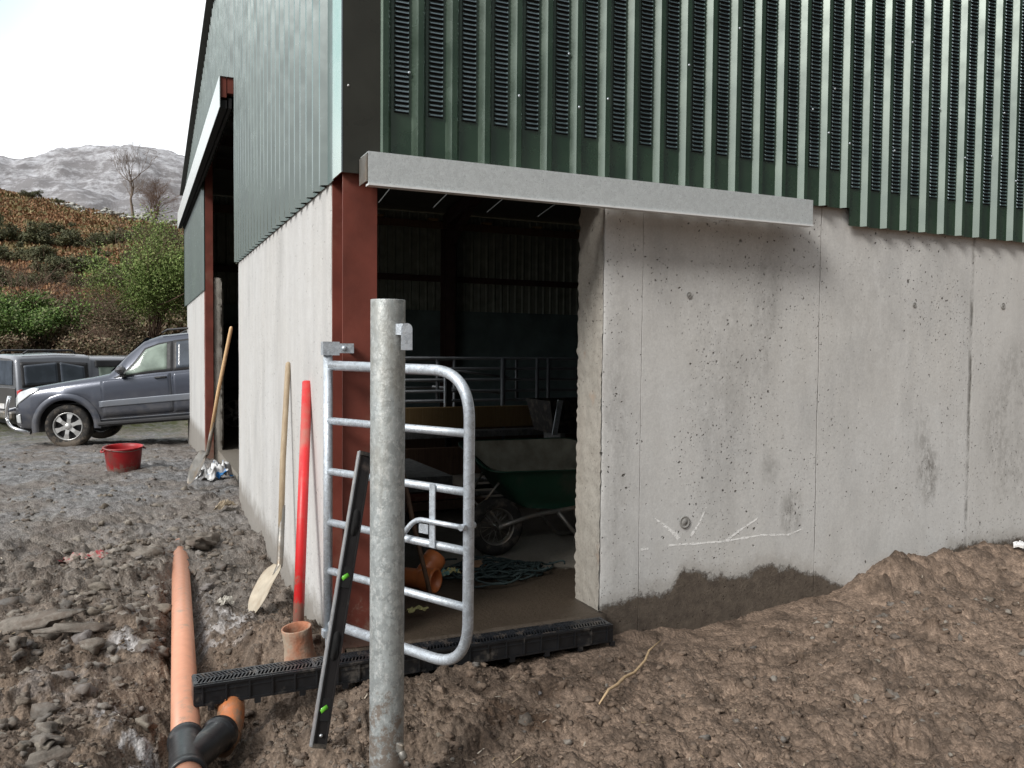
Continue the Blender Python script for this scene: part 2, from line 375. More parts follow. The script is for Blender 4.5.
M['blackp'] = simple('black_plastic', (.014,.015,.017), .34, 0, .3, 20, .0004, .5, dirt=(.10,.09,.08), dirtamt=.15)
M['grate'] = simple('black_grating', (.020,.022,.026), .28, 0, .3, 30, 0, .6, dirt=(.12,.10,.085), dirtamt=.3)
M['redp'] = simple('red_plastic', (.62,.022,.025), .38, 0, .12, 5, 0, .5, dirt=(.42,.14,.11), dirtamt=.3)
M['bucket'] = simple('bucket_rubber', (.36,.018,.022), .45, 0, .2, 8, 0, .4, dirt=(.20,.05,.045), dirtamt=.4)
def wood(name, c, c2):
    k = N(name); n = k.noise(1,6,.65,vec=k.scale((60,60,3)))
    col = k.mix(k.ramp(n,.35,.7), c, c2); col = k.mix(k.ramp(k.noise(6,5,.7),.55,.75,0,.5), col, tuple(x*.55 for x in c))
    return k.pbr(col, .6, 0, k.bump(n,.0015), .35)
M['wood_o'] = wood('ash_handle_new', (.62,.40,.21), (.72,.5,.29))
M['wood_g'] = wood('ash_handle_old', (.34,.26,.17), (.44,.36,.25))
M['wood_y'] = wood('timber_board', (.22,.14,.06), (.29,.20,.095))
M['wood_d'] = wood('timber_dark', (.10,.06,.04), (.16,.10,.065))
M['steel'] = simple('worn_steel', (.25,.24,.22), .45, .6, .3, 12, .001, .5, dirt=(.26,.20,.14), dirtamt=.5)
M['blade'] = simple('muddy_blade', (.42,.37,.29), .6, .1, .2, 10, .001, .4, dirt=(.30,.23,.16), dirtamt=.5)
M['alu'] = simple('aluminium', (.62,.64,.66), .35, .8, .08, 20)
M['blk_alu'] = simple('black_anodised', (.020,.018,.018), .4, .2, .2, 8, dirt=(.10,.08,.07), dirtamt=.12)
M['vial'] = simple('green_vial', (.14,.50,.04), .2, 0, .1, 5, 0, .6)
M['white'] = simple('white_plastic', (.7,.7,.7), .5, 0, .1, 10, 0, .4, dirt=(.4,.36,.3), dirtamt=.2)
M['blue'] = simple('blue_plastic', (.05,.22,.55), .4, 0, .15, 10)
M['green_p'] = simple('barrow_green', (.012,.058,.034), .5, 0, .2, 5, .001, .4, dirt=(.05,.07,.05), dirtamt=.3)
M['mortar'] = simple('dried_mortar', (.30,.29,.235), .9, 0, .3, 9, .004, .2)
M['rubber'] = simple('rubber', (.022,.021,.020), .75, 0, .3, 20, .001, .3, dirt=(.10,.085,.07), dirtamt=.4)
M['net'] = simple('green_net', (.022,.038,.038), .7, 0, .3, 20, .001)
M['rope'] = simple('root', (.50,.36,.21), .7, 0, .2, 30, .001)
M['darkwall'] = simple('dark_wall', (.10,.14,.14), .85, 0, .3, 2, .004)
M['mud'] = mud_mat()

# ------------------------------------------------------------------ GROUND
def ground_colour(x, y, z):
    n1 = fbm(x/.9,y/.9,4,61); n2 = fbm(x/.18,y/.18,4,63); n3 = fbm(x/.045,y/.045,3,65)
    brown = np.array([.225,.168,.128]); dark = np.array([.088,.065,.049]); grey = np.array([.19,.175,.16]); slate = np.array([.205,.205,.208])
    right = sst(.9,1.8,x)[:,None]
    c = brown*right + (np.array([.185,.143,.110])*sst(5.6,4.2,y)[:,None]+np.array([.195,.172,.150])*(1-sst(5.6,4.2,y)[:,None]))*(1-right)
    m = sst(-.3,.5,n1+.6*n2)[:,None]; c = c*(1-m*.38)+ (c*1.35)*(m*.38)
    m = sst(.05,.5,n2+.5*n3-.2*n1)[:,None]; c = c*(1-m*.7)+dark*m*.7
    m = sst(.1,.5,n3-.3*n2)[:,None]*.35; c = c*(1+m)
    far = (sst(5.2,9,y)*sst(1.2,.7,x))[:,None]; w = far*(.35+.65*sst(-.25,.25,n1+.3*n2)[:,None])
    c = c*(1-w)+slate*(.75+.5*sst(-.4,.5,n3+n2)[:,None])*w
    # dark damp streak of finer soil
    m = (sst(.35,.1,np.abs(x-.45))*sst(4.3,4.8,y)*sst(7.5,6,y)*.7)[:,None]; c = c*(1-m)+grey*.8*m
    # dried lime wash
    for (x0,y0,rx,ry,a) in ((-.10,3.75,.07,.33,.95),(-.02,3.35,.09,.14,.8),(-.06,4.45,.09,.10,.8),(.42,4.6,.18,.35,.55),(-.3,4.0,.25,.3,.15),(.3,5.2,.12,.3,.3)):
        d = ((x-x0)/rx)**2+((y-y0)/ry)**2
        m = (np.clip(1.25-d,0,1)*sst(.02,.28,n2+.7*n3+.1)*a)[:,None]; c = c*(1-m)+np.array([.62,.62,.63])*m
    m = (np.exp(-(((x-1.45)/.35)**2+((y-3.0)/.22)**2))*sst(-.1,.3,n2))[:,None]*.6; c = c*(1-m)+np.array([.10,.058,.034])*m
    # verge grass past the yard
    g = (sst(19,23,y)*.9 + .5*sst(16.8,17.8,y)*sst(-.1,.3,n2))[:,None]; g = np.clip(g,0,1); c = c*(1-g)+np.array([.075,.085,.035])*g
    return c
def polar_sheet(name, r0, r1, nr, a0, a1, na, mat, colour=None, hf=ground_h, cxy=(0,0)):
    rr = np.geomspace(r0, r1, nr); aa = np.linspace(a0, a1, na)
    Rr, A = np.meshgrid(rr, aa, indexing='ij'); x = (cxy[0]+Rr*np.sin(A)).ravel(); y = (cxy[1]+Rr*np.cos(A)).ravel()
    z = hf(x, y); o = npobj(name, np.stack([x,y,z],1), gridfaces(nr,na)[:,::-1], mat)
    if colour:
        c = colour(x,y,z); a = o.data.color_attributes.new('Col','FLOAT_COLOR','POINT')
        a.data.foreach_set('color', np.concatenate([c,np.ones((len(c),1))],1).astype(np.float32).ravel())
    return o
D0, D1 = R(-38), R(82)
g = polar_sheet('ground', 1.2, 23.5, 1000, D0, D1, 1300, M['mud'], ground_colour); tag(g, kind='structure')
def rough_h(x,y):
    return base_h(x,y)+.05*fbm(x/1.1,y/1.1,2,1)-.02-.25*(np.abs(np.arctan2(x,y)-R(22)) < R(59.5))*sst(28,24,np.hypot(x,y))
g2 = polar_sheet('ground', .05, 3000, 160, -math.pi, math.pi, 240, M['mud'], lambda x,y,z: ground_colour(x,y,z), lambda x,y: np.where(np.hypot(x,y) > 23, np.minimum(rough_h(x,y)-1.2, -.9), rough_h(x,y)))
g2.name = 'surrounding_ground'; tag(g2, kind='structure')

# loose stones and clods : nobody could count them
def stone_variants(nv=10, sub=2, amp=.34):
    import bmesh
    out = []
    for i in range(nv):
        bm = bmesh.new(); bmesh.ops.create_icosphere(bm, subdivisions=sub, radius=1)
        V = np.array([v.co[:] for v in bm.verts]); F = np.array([[v.index for v in f.verts] for f in bm.faces]); bm.free()
        n = fbm(V[:,0]*1.3+i*7.1+V[:,2]*.9, V[:,1]*1.3-V[:,2]*1.1+i*3.3, 3, 100+i); V = V*(1+amp*2.2*n)[:,None]
        q = np.round(V*1.7)/1.7; V = V*.45+q*.55
        out.append((V*np.array([1,.8,.6]),F))
    return out
SV = stone_variants()
SVh = stone_variants(5,3,.2)
def scatter(name, pts, mat, variants=SV, sink=.34):
    VV = []; FF = []; o = 0
    for (x,y,s) in pts:
        V,F = variants[rng.integers(len(variants))]
        a = rng.uniform(0,6.28); b = rng.normal(0,.35); ca,sa = math.cos(a),math.sin(a); cb,sb = math.cos(b),math.sin(b)
        Rm = np.array([[ca,-sa,0],[sa,ca,0],[0,0,1]]) @ np.array([[1,0,0],[0,cb,-sb],[0,sb,cb]])
        W = (V*s*rng.uniform(.75,1.25,3)) @ Rm.T
        VV.append(W+np.array([x,y,0])); FF.append(F+o); o += len(V)
    VV = np.concatenate(VV); FF = np.concatenate(FF)
    P = np.array([(p[0],p[1]) for p in pts]); hz = ground_h(P[:,0],P[:,1])
    k = 0; 
    cnt = []
    # lift each stone to its ground height
    sizes = [len(variants[0][0])]*len(pts)
    for (x,y,s),h,n in zip(pts,hz,sizes):
        VV[k:k+n,2] += h+s*(.6-sink-.25); k += n
    return npobj(name, VV, FF, mat, smooth=True)
def stone_mat(name, cols, bumpd=.004):
    k = N(name); g = k.n('ShaderNodeNewGeometry').outputs['Random Per Island']
    r = k.n('ShaderNodeValToRGB'); k.set(r.inputs[0], g); cr = r.color_ramp; cr.interpolation = 'LINEAR'
    while len(cr.elements) < len(cols): cr.elements.new(.5)
    for i,(e,c) in enumerate(zip(cr.elements, cols)): e.position = i/(len(cols)-1); e.color = (*c,1)
    n = k.noise(40,6,.7); col = k.mix(k.ramp(n,.3,.7,0,1), k.mix(1.,r.outputs[0],(.65,.63,.6),'MULTIPLY'), k.mix(1.,r.outputs[0],(1.25,1.22,1.2),'MULTIPLY'))
    d = k.ramp(k.noise(14,5,.7),.45,.6,0,.75); col = k.mix(d, col, (.115,.09,.072))
    return k.pbr(col, .85, 0, k.bump(k.noise(70,5,.7),bumpd), .3)
M['stone'] = stone_mat('field_stone', [(.16,.15,.14),(.24,.22,.19),(.13,.125,.12),(.30,.28,.25),(.18,.16,.13),(.21,.2,.2)])
M['clod'] = stone_mat('soil_clod', [(.205,.152,.115),(.13,.096,.072),(.26,.20,.155),(.17,.128,.097)], .008)
M['clodg'] = stone_mat('grey_soil_clod', [(.18,.148,.12),(.125,.10,.082),(.24,.212,.18),(.16,.135,.11)], .008)
def blocked(x, y):
    if y > 3.45 and x > .80 and y < 16.3: return True
    if .12 < x < 2.25 and 3.45 < y < 3.75: return True
    if abs(x-(.154+(y-3.11)*.0384)) < .085 and y < 6.2: return True
    return False
for (nm,mt,n_,rside,lab) in (('soil_clods','clod',7500,1,'loose brown crumbs of soil strewn over the mud in front of the right wall'),('gravelly_soil','clodg',5500,0,'grey crumbs of soil and gravel strewn over the ground left of the gate')):
    pts = []
    while len(pts) < n_:
        r = math.exp(random.uniform(math.log(2.1), math.log(7))); a = R(random.uniform(-14,66)); x,y = r*math.sin(a), r*math.cos(a)
        if blocked(x,y) or (x > .75+random.gauss(0,.15)) != bool(rside): continue
        pts.append((x,y,min(.021, .0040*(random.random()**-.42))*(1+.06*r)))
    tag(scatter(nm, pts, M[mt]), lab, 'soil', kind='stuff')
pts = []
def pile(n, x0, y0, sx, sy, smin, smax):
    c = 0
    while c < n:
        x = random.gauss(x0,sx); y = random.gauss(y0,sy)
        if blocked(x,y): continue
        pts.append((x,y,random.uniform(smin,smax)*random.uniform(.6,1.1))); c += 1
pile(90,-.15,5.1,.28,.5,.018,.045); pile(60,-.3,4.1,.3,.35,.012,.038); pile(70,.05,6.6,.4,.8,.015,.05); pile(40,.4,6.2,.15,.7,.015,.045)
pile(60,-.7,3.6,.35,.5,.01,.035); pile(120,-.7,7.5,.9,1.2,.012,.035); pile(300,-1.2,11,1.5,2.5,.012,.035); pile(40,3.9,3.3,.7,.25,.01,.03); pile(90,2.6,2.6,1.3,.5,.006,.02); pile(40,.9,2.9,.4,.3,.006,.02)
pile(34,-.45,4.5,.35,.7,.03,.07); pile(30,-.1,5.4,.3,.6,.03,.06); pile(26,-.5,3.4,.3,.35,.02,.05); pile(26,3.2,2.9,.9,.45,.012,.035)
tag(scatter('loose_stones', pts, M['stone']), 'small grey stones and gravel strewn over the muddy yard', 'gravel', kind='stuff')
def slivers():
    r_ = np.random.default_rng(91); n = 700; rad = np.exp(r_.uniform(math.log(2.2),math.log(7),n)); a = np.radians(r_.uniform(-14,62,n)); x = rad*np.sin(a); y = rad*np.cos(a)
    ok = np.array([not blocked(p,q) for p,q in zip(x,y)]); x = x[ok]; y = y[ok]; n = len(x); z = ground_h(x,y)+.006
    P = np.stack([x,y,z],1); th = r_.uniform(0,6.28,n); d = np.stack([np.cos(th),np.sin(th),r_.normal(0,.25,n)],1); L = (r_.uniform(.004,.022,n))[:,None]; w = np.stack([-np.sin(th),np.cos(th),0*th],1)*r_.uniform(.0006,.003,n)[:,None]
    V = np.stack([P-d*L-w,P-d*L+w,P+d*L+w,P+d*L-w],1).reshape(-1,3)
    o = npobj('straw_bits',V,np.arange(4*n).reshape(-1,4),leaf_mat0('straw',[(.42,.34,.22),(.25,.18,.11),(.55,.5,.42),(.16,.11,.07)]),smooth=False); tag(o,'tiny bits of straw and pale fibre trodden into the mud','straw',kind='stuff')
def leaf_mat0(name, cols):
    k = N(name); g = k.n('ShaderNodeNewGeometry').outputs['Random Per Island']
    r = k.n('ShaderNodeValToRGB'); k.set(r.inputs[0], g); cr = r.color_ramp
    while len(cr.elements) < len(cols): cr.elements.new(.5)
    for i,(e,c) in enumerate(zip(cr.elements, cols)): e.position = i/(len(cols)-1); e.color = (*c,1)
    return k.pbr(r.outputs[0], .8, 0, None, .2)
slivers()
# larger single stones
def boulder(x, y, s, sc3, rot, label, mat='stone', name='stone', v=0, dz=0, group=None):
    V,F = SVh[v]; o = npobj(name, V*np.array(sc3)*s, F, M[mat]); o.location = (x,y,gz(x,y)+s*sc3[2]*.3+dz); o.rotation_euler = rot
    return tag(o, label, 'stone', group)
boulder(-.50,4.75,.17,(1.6,.55,.35),(R(8),R(-14),R(-35)),'long flat weathered slab of stone sticking out of the soil at the left edge',name='stone_slab')
boulder(-.28,4.55,.11,(1.5,.6,.28),(R(4),R(6),R(10)),'flat broken slab lying right of the long slab at the left edge',name='stone_slab',v=1,dz=.01)
boulder(.07,6.05,.10,(1,.9,.8),(0,0,.5),'rounded grey stone half buried just left of the far end of the long pipe',v=2)
boulder(.44,6.35,.13,(1.2,.9,.7),(0,.2,1.1),'dark lump of stone right of the far end of the long pipe',v=3)
boulder(-.30,3.28,.07,(1.2,.8,.6),(.1,0,.3),'pale stone in the hollow at the bottom left of the junction',v=4)
boulder(-.08,4.95,.06,(1.2,.9,.7),(.1,.2,.9),'squarish stone among the cobbles left of the middle of the pipe',v=0)

# ------------------------------------------------------------------ WORLD, SUN, CAMERA
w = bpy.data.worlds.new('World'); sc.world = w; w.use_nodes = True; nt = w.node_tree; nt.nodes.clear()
def nn(t, **k):
    o = nt.nodes.new(t)
    for a,b in k.items(): setattr(o,a,b)
    return o
SUN_AZ, SUN_EL = R(-118), R(36)      # azimuth measured from +Y towards +X
sky = nn('ShaderNodeTexSky', sky_type='NISHITA'); sky.sun_disc = False; sky.sun_elevation = SUN_EL; sky.sun_rotation = SUN_AZ; sky.air_density = 1.; sky.dust_density = 2.
bs = nn('ShaderNodeBackground'); bs.inputs[1].default_value = .10; nt.links.new(sky.outputs[0], bs.inputs[0])
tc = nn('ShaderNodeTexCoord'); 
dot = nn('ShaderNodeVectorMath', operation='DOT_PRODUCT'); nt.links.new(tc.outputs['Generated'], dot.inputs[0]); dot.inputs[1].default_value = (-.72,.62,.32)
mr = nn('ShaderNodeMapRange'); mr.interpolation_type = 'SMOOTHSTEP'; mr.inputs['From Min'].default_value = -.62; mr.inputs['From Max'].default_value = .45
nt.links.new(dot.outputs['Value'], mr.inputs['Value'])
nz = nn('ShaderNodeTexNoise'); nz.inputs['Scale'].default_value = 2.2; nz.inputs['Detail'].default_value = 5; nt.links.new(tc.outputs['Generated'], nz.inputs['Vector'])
mx = nn('ShaderNodeMix', data_type='RGBA'); mx.inputs[6].default_value = (.07,.075,.08,1); mx.inputs[7].default_value = (1.47,1.50,1.53,1); nt.links.new(mr.outputs[0], mx.inputs[0])  # sky behind the camera darkened, out of view, to deepen cladding reflections
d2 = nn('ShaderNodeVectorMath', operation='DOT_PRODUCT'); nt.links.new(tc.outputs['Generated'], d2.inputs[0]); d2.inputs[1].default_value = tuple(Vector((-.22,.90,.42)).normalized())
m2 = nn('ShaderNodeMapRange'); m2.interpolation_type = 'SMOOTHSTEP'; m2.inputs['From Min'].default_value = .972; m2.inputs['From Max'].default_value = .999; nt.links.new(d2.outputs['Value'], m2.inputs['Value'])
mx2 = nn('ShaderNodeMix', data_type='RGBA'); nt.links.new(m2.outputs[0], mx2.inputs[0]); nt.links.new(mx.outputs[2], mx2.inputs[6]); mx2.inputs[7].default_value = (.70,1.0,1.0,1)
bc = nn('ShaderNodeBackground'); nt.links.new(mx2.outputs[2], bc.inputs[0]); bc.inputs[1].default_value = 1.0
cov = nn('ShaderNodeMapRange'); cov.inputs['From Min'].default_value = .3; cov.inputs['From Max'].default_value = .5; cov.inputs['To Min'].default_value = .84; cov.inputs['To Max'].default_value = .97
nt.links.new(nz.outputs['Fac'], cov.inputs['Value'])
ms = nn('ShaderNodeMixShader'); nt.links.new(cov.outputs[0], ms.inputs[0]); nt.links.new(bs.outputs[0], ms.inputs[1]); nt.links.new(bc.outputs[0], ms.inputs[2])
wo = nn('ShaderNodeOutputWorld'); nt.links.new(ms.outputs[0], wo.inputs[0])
sl = bpy.data.lights.new('sun','SUN'); sl.energy = 3.0; sl.angle = R(17); sl.color = (1,.965,.92)
so = link(bpy.data.objects.new('sun', sl)); SUN_L = R(-118)
sd = Vector((math.sin(SUN_L)*math.cos(SUN_EL), math.cos(SUN_L)*math.cos(SUN_EL), math.sin(SUN_EL))); so.rotation_euler = sd.to_track_quat('Z','Y').to_euler()
sky.sun_rotation = SUN_L

yaw,pit,rol = R(24.39),R(2.11),R(.5)
fw = Vector((math.sin(yaw)*math.cos(pit), math.cos(yaw)*math.cos(pit), -math.sin(pit))); rt = Vector((math.cos(yaw),-math.sin(yaw),0)); up = rt.cross(fw)
rt2 = rt*math.cos(rol)+up*math.sin(rol); up2 = -rt*math.sin(rol)+up*math.cos(rol)
cam = bpy.data.cameras.new('camera'); co = link(bpy.data.objects.new('camera', cam)); sc.camera = co
co.matrix_world = Matrix(((rt2.x,up2.x,-fw.x,0),(rt2.y,up2.y,-fw.y,0),(rt2.z,up2.z,-fw.z,1.35),(0,0,0,1)))
cam.sensor_width = 36; cam.lens = 829.3/1024*36; cam.clip_end = 8000; cam.clip_start = .05
sc.view_settings.view_transform = 'Standard'; sc.view_settings.look = 'None'; sc.view_settings.exposure = 0; sc.view_settings.gamma = 1
sc.render.engine = 'CYCLES'; sc.cycles.use_denoising = True; sc.cycles.max_bounces = 6; sc.cycles.diffuse_bounces = 4; sc.cycles.caustics_reflective = False; sc.cycles.caustics_refractive = False
sc.cycles.sample_clamp_indirect = 4

# ------------------------------------------------------------------ HILLS, MOUNTAIN
def hill_mat():
    k = N('hill'); P = k.xyz()
    n = k.noise(.25,7,.65); f = k.noise(1.6,7,.75)
    col = k.mix(k.ramp(f,.35,.65), (.25,.135,.075), (.37,.235,.135))
    col = k.mix(k.ramp(n,.5,.62,0,.8), col, k.mix(f,(.16,.17,.055),(.29,.25,.10)))
    lowm = k.ramp(P[1],34,26,0,1); col = k.mix(lowm, col, k.mix(f,(.05,.055,.025),(.14,.11,.07)))
    return k.pbr(col, .95, 0, k.bump(f,.5,1.), .1)
def mount_mat():
    k = N('mountain'); P = k.xyz()
    st = k.noise(1,8,.75,vec=k.scale((.012,.012,.045))); f = k.noise(.05,8,.8)
    rock = k.mix(f,(.185,.18,.19),(.30,.29,.29)); low = k.mix(f,(.19,.165,.135),(.30,.26,.22))  # tones kept pale, distance haze is put into the colour
    col = k.mix(k.ramp(P[2],90,200), low, rock)
    alt = k.ramp(P[2],60,370,-.08,.075); sn = k.ramp(k.math('ADD',k.math('ADD',k.math('MULTIPLY',st,.5),k.math('MULTIPLY',f,.5)),alt),.50,.62,0,.72)
    col = k.mix(sn, col, (.70,.71,.75))
    return k.pbr(col, .95, 0, k.bump(f,6,.8), .1)
M['hill'] = hill_mat(); M['mount'] = mount_mat()
g = polar_sheet('hillside', 23, 420, 380, R(-45), R(95), 420, M['hill']); tag(g, kind='structure')
mxs = np.linspace(-1500,2200,460); mys = np.linspace(700,2300,160)
X,Y = np.meshgrid(mxs,mys,indexing='ij')
prof = np.interp(X,[-1500,-700,-300,-210,-180,-122,-57,-7,59,92,200,600,1400,2200],[180,250,322,333,330,344,363,373,369,362,330,240,290,150])
Z = prof*np.exp(-((Y-1700)/520)**2)
n = fbm(X/260,Y/260,6,71,.55); Z = Z+ (26*n+ 8*(1-np.abs(fbm(X/90,Y/90,4,77)))-6)*np.clip(np.abs(Y-1690)/260+.08,0,1)*np.clip(Z/200,0,1) + 5*fbm(X/40,Y/40,3,79)
g = npobj('mountain', np.stack([X.ravel(),Y.ravel(),Z.ravel()],1), gridfaces(460,160)[:,::-1], M['mount']); tag(g, kind='structure')

# ------------------------------------------------------------------ VEGETATION
def leaf_mat(name, cols):
    k = N(name); g = k.n('ShaderNodeNewGeometry').outputs['Random Per Island']
    r = k.n('ShaderNodeValToRGB'); k.set(r.inputs[0], g); cr = r.color_ramp
    while len(cr.elements) < len(cols): cr.elements.new(.5)
    for i,(e,c) in enumerate(zip(cr.elements, cols)): e.position = i/(len(cols)-1); e.color = (*c,1)
    col = k.mix(k.ramp(k.noise(.9,4),.35,.65,0,.45), r.outputs[0], k.mix(1.,r.outputs[0],(.45,.5,.45),'MULTIPLY'))
    return k.pbr(col, .7, 0, None, .2)
M['gorse'] = leaf_mat('gorse', [(.085,.095,.048),(.14,.145,.075),(.055,.062,.034),(.20,.19,.11)])
M['ivy'] = leaf_mat('ivy', [(.10,.20,.05),(.24,.36,.10),(.05,.10,.03),(.36,.40,.20)])
M['willow'] = leaf_mat('willow', [(.20,.29,.08),(.31,.41,.13),(.11,.17,.05),(.38,.40,.17)])
M['brack'] = leaf_mat('bracken', [(.25,.125,.065),(.36,.20,.11),(.17,.085,.045),(.46,.34,.19)])
M['bramble'] = leaf_mat('bramble', [(.16,.11,.075),(.24,.16,.11),(.12,.12,.06),(.34,.27,.20)])
M['bark'] = simple('bark', (.20,.16,.13), .9, 0, .3, 6); M['twig'] = simple('twig', (.17,.11,.08), .9, 0, .3, 6)
def leaf_cloud(n, centre, rad, size, seed, shell=.55, lump=.35, nsub=16):
    r = np.random.default_rng(seed)
    sub = r.normal(0,.5,(nsub,3)); sub[:,2] = np.abs(sub[:,2])*.9-.1; srad = r.uniform(.28,.55,nsub)
    k = r.integers(nsub,size=n); d = r.normal(size=(n,3)); d /= np.linalg.norm(d,axis=1)[:,None]
    rr = (shell+(1-shell)*r.random(n))*srad[k]*(1+lump*r.normal(size=n)*.35)
    P = (sub[k]+d*rr[:,None])*np.array(rad)+np.array(centre)
    a = r.normal(size=(n,3)); a /= np.linalg.norm(a,axis=1)[:,None]; b = np.cross(a,d+r.normal(0,.6,(n,3))); b /= np.linalg.norm(b,axis=1)[:,None]+1e-9
    s = (size*r.uniform(.5,1.4,n))[:,None]
    V = np.stack([P-a*s,P+b*s*.5,P+a*s,P-b*s*.5],1).reshape(-1,3); F = np.arange(4*n).reshape(-1,4)
    return V,F
def twigs(seed, h, r0, depth=5, spread=.5, n0=3, upw=.25, sides=4):
    rd = random.Random(seed); mb = MB()
    def go(p, d, L, r, k):
        pts = [p]; q = p.copy(); dd = d.copy()
        for i in range(3):
            dd = (dd+Vector((rd.gauss(0,.13),rd.gauss(0,.13),rd.gauss(0,.08)+upw*.2))).normalized(); q = q+dd*L/3; pts.append(q.copy())
        mb.tube(pts,[r,r*.88,r*.76,r*.6],sides if k > 1 else 3,False)
        if k > 0:
            for j in range(rd.choice((2,3,3))):
                e = (dd+Vector((rd.gauss(0,spread),rd.gauss(0,spread),rd.gauss(upw*.4,spread*.6)))).normalized()
                go(pts[rd.choice((2,3,3))], e, L*rd.uniform(.6,.85), r*.58, k-1)
    for i in range(n0):
        a = rd.uniform(0,6.28); go(Vector((0,0,0)), Vector((math.cos(a)*spread*.5*(n0>1),math.sin(a)*spread*.5*(n0>1),1)).normalized(), h*.32, r0, depth)
    return mb
# gorse bushes in rows
gv = []
for i in range(5):
    V,F = leaf_cloud(3600,(0,0,.55),(1.15,1.0,.85),.075,200+i,.45,.5); gv.append(npmesh('foliage',V,F,M['gorse'],False))
stem_me = None
gi = 0
rowsg = []
for i in range(11): rowsg.append((-8.6+i*1.15+random.gauss(0,.3), 66+random.gauss(0,3.2), random.uniform(.55,1.1),'upper'))
for i in range(13): rowsg.append((-6.6+i*.72+random.gauss(0,.2), 51+random.gauss(0,4.2), random.uniform(.55,.85),'lower'))
for i in range(7): rowsg.append((-5.4+i*.85+random.gauss(0,.2), 42+random.gauss(0,1.6), random.uniform(.5,.7),'front'))
GL = {'upper':'dark green gorse bush in the upper row across the rust bracken slope','lower':'dark green gorse bush in the middle band of the slope','front':'low dark gorse bush in the lowest band above the brambles'}
for (x,y,s,row) in rowsg:
    o = empty('gorse_bush',(x,y,gz(x,y)-.1*s),(0,0,random.uniform(0,6.28))); o.scale = (s,s,s*random.uniform(.8,1.1))
    link(bpy.data.objects.new('foliage', gv[gi%5]), o)
    if stem_me is None:
        so_ = twigs(5,1.2,.03,2,.6,5).build('stem',M['bark'],o); stem_me = so_.data
    else: link(bpy.data.objects.new('stem', stem_me), o)
    tag(o, GL[row], 'gorse bush', {'upper':'gorse bushes in the upper row','lower':'gorse bushes in the middle band','front':'gorse bushes in the lowest band'}[row]); gi += 1
for (x,y,s,lab) in ((-10.6,108.,.62,'green bush on the crest at the far left of the skyline'),(-7.9,108.,.38,'small round green bush on the crest between the larger bush and the stone wall')):
    o = empty('hilltop_bush',(x,y,gz(x,y)+.4)); o.scale = (s*1.3,s,s)
    link(bpy.data.objects.new('foliage', gv[gi%5]), o); link(bpy.data.objects.new('stem', stem_me), o); tag(o, lab, 'bush'); gi += 1
# bracken, bramble : stuff
def tufts(name, n, xr, yr, size, mat, label, cat, dens=None, seed=3, up=.6):
    r = np.random.default_rng(seed); y = yr[0]*(yr[1]/yr[0])**r.random(n); x = (r.uniform(xr[0],xr[1],n))*y/45
    if dens is not None: m = dens(x,y,r); x = x[m]; y = y[m]; n = len(x)
    z = ground_h(x,y,False)
    s = size*r.uniform(.5,1.3,n)*(y/45)**.5; P = np.stack([x,y,z+s*.3],1)
    d = r.normal(size=(n,3)); d[:,2] = np.abs(d[:,2])+up; d /= np.linalg.norm(d,axis=1)[:,None]
    b = np.cross(d,r.normal(size=(n,3))); b /= np.linalg.norm(b,axis=1)[:,None]; s = s[:,None]
    V = np.stack([P-d*s*.5-b*s*.12,P-d*s*.5+b*s*.12,P+d*s+b*s*.2,P+d*s-b*s*.2],1).reshape(-1,3)
    o = npobj(name,V,np.arange(4*n).reshape(-1,4),mat,smooth=False); return tag(o,label,cat,kind='stuff')
tufts('bracken',90000,(-9,4.5),(36,118),.20,M['brack'],'dead rust brown bracken covering the hillside','bracken',lambda x,y,r: (fbm(x/4,y/4,3,301) > -.25))
tufts('hill_grass',16000,(-9,4.5),(60,122),.22,leaf_mat('hill_grass',[(.19,.165,.075),(.28,.21,.11),(.13,.13,.055)]),'olive and straw coloured rough grass patches near the crest','grass',lambda x,y,r: (fbm(x/4,y/4,3,301) < .1)|(y>98),8)
tufts('brambles',30000,(-9,4.5),(24.5,38),.20,M['bramble'],'tangled brown brambles and dead stalks at the foot of the slope','brambles',None,5,.2)
# leafy bushes behind the vehicles
def bush(name, x, y, rad, zc, n, size, mat, label, seed, tw=None, nsub=22):
    z = gz(x,y); o = empty(name,(x,y,z)); V,F = leaf_cloud(n,(0,0,zc),rad,size,seed,.35,.5,nsub); npobj('foliage',V,F,M[mat],o,False)
    if tw: twigs(*tw).build('branches',M['twig'],o)
    return tag(o,label,'bush')
bush('ivy_bush',-3.1,28.2,(1.9,1.4,1.15),.9,30000,.04,'ivy','big bright green ivy clad bush behind the pickup at the left edge',401,(41,3.4,.03,4,.6,8))
bush('bramble_bush',-1.2,28.4,(1.6,1.1,.65),.45,12000,.035,'bramble','twiggy grey brown bramble bush between the ivy bush and the willow',402,(42,3.,.02,4,.7,12))
bush('willow_bush',.5,29.0,(1.45,1.3,2.25),1.65,60000,.035,'willow','tall yellow green willow bush leaning out from behind the far corner of the shed',403,(43,4.8,.035,4,.45,9),30)
bush('willow_bush',2.4,31.0,(2.0,1.5,2.0),1.6,20000,.045,'willow','dark green willow bush mostly hidden behind the shed beside the taller one',404,(44,4.8,.035,4,.45,6),30)
bush('bramble_bush',-.9,26.5,(1.4,.9,.55),.5,7000,.045,'bramble','low mat of brown brambles behind the bonnet of the grey car',405,(45,1.6,.015,4,.8,10))
# bare trees on the crest
t = empty('bare_tree',(-.2,109.5,gz(-.2,109.5)-.2)); twigs(77,8.6,.20,8,.36,1,.3).build('trunk',M['bark'],t); tag(t,'tall bare tree with a pale trunk standing on the crest beside the wall','tree')
t = empty('bare_tree',(2.1,110,gz(2.1,110)-.2)); twigs(78,6.0,.07,7,.55,9,.12).build('branches',M['twig'],t); tag(t,'dense brown leafless thicket right of the tall bare tree on the crest','tree')
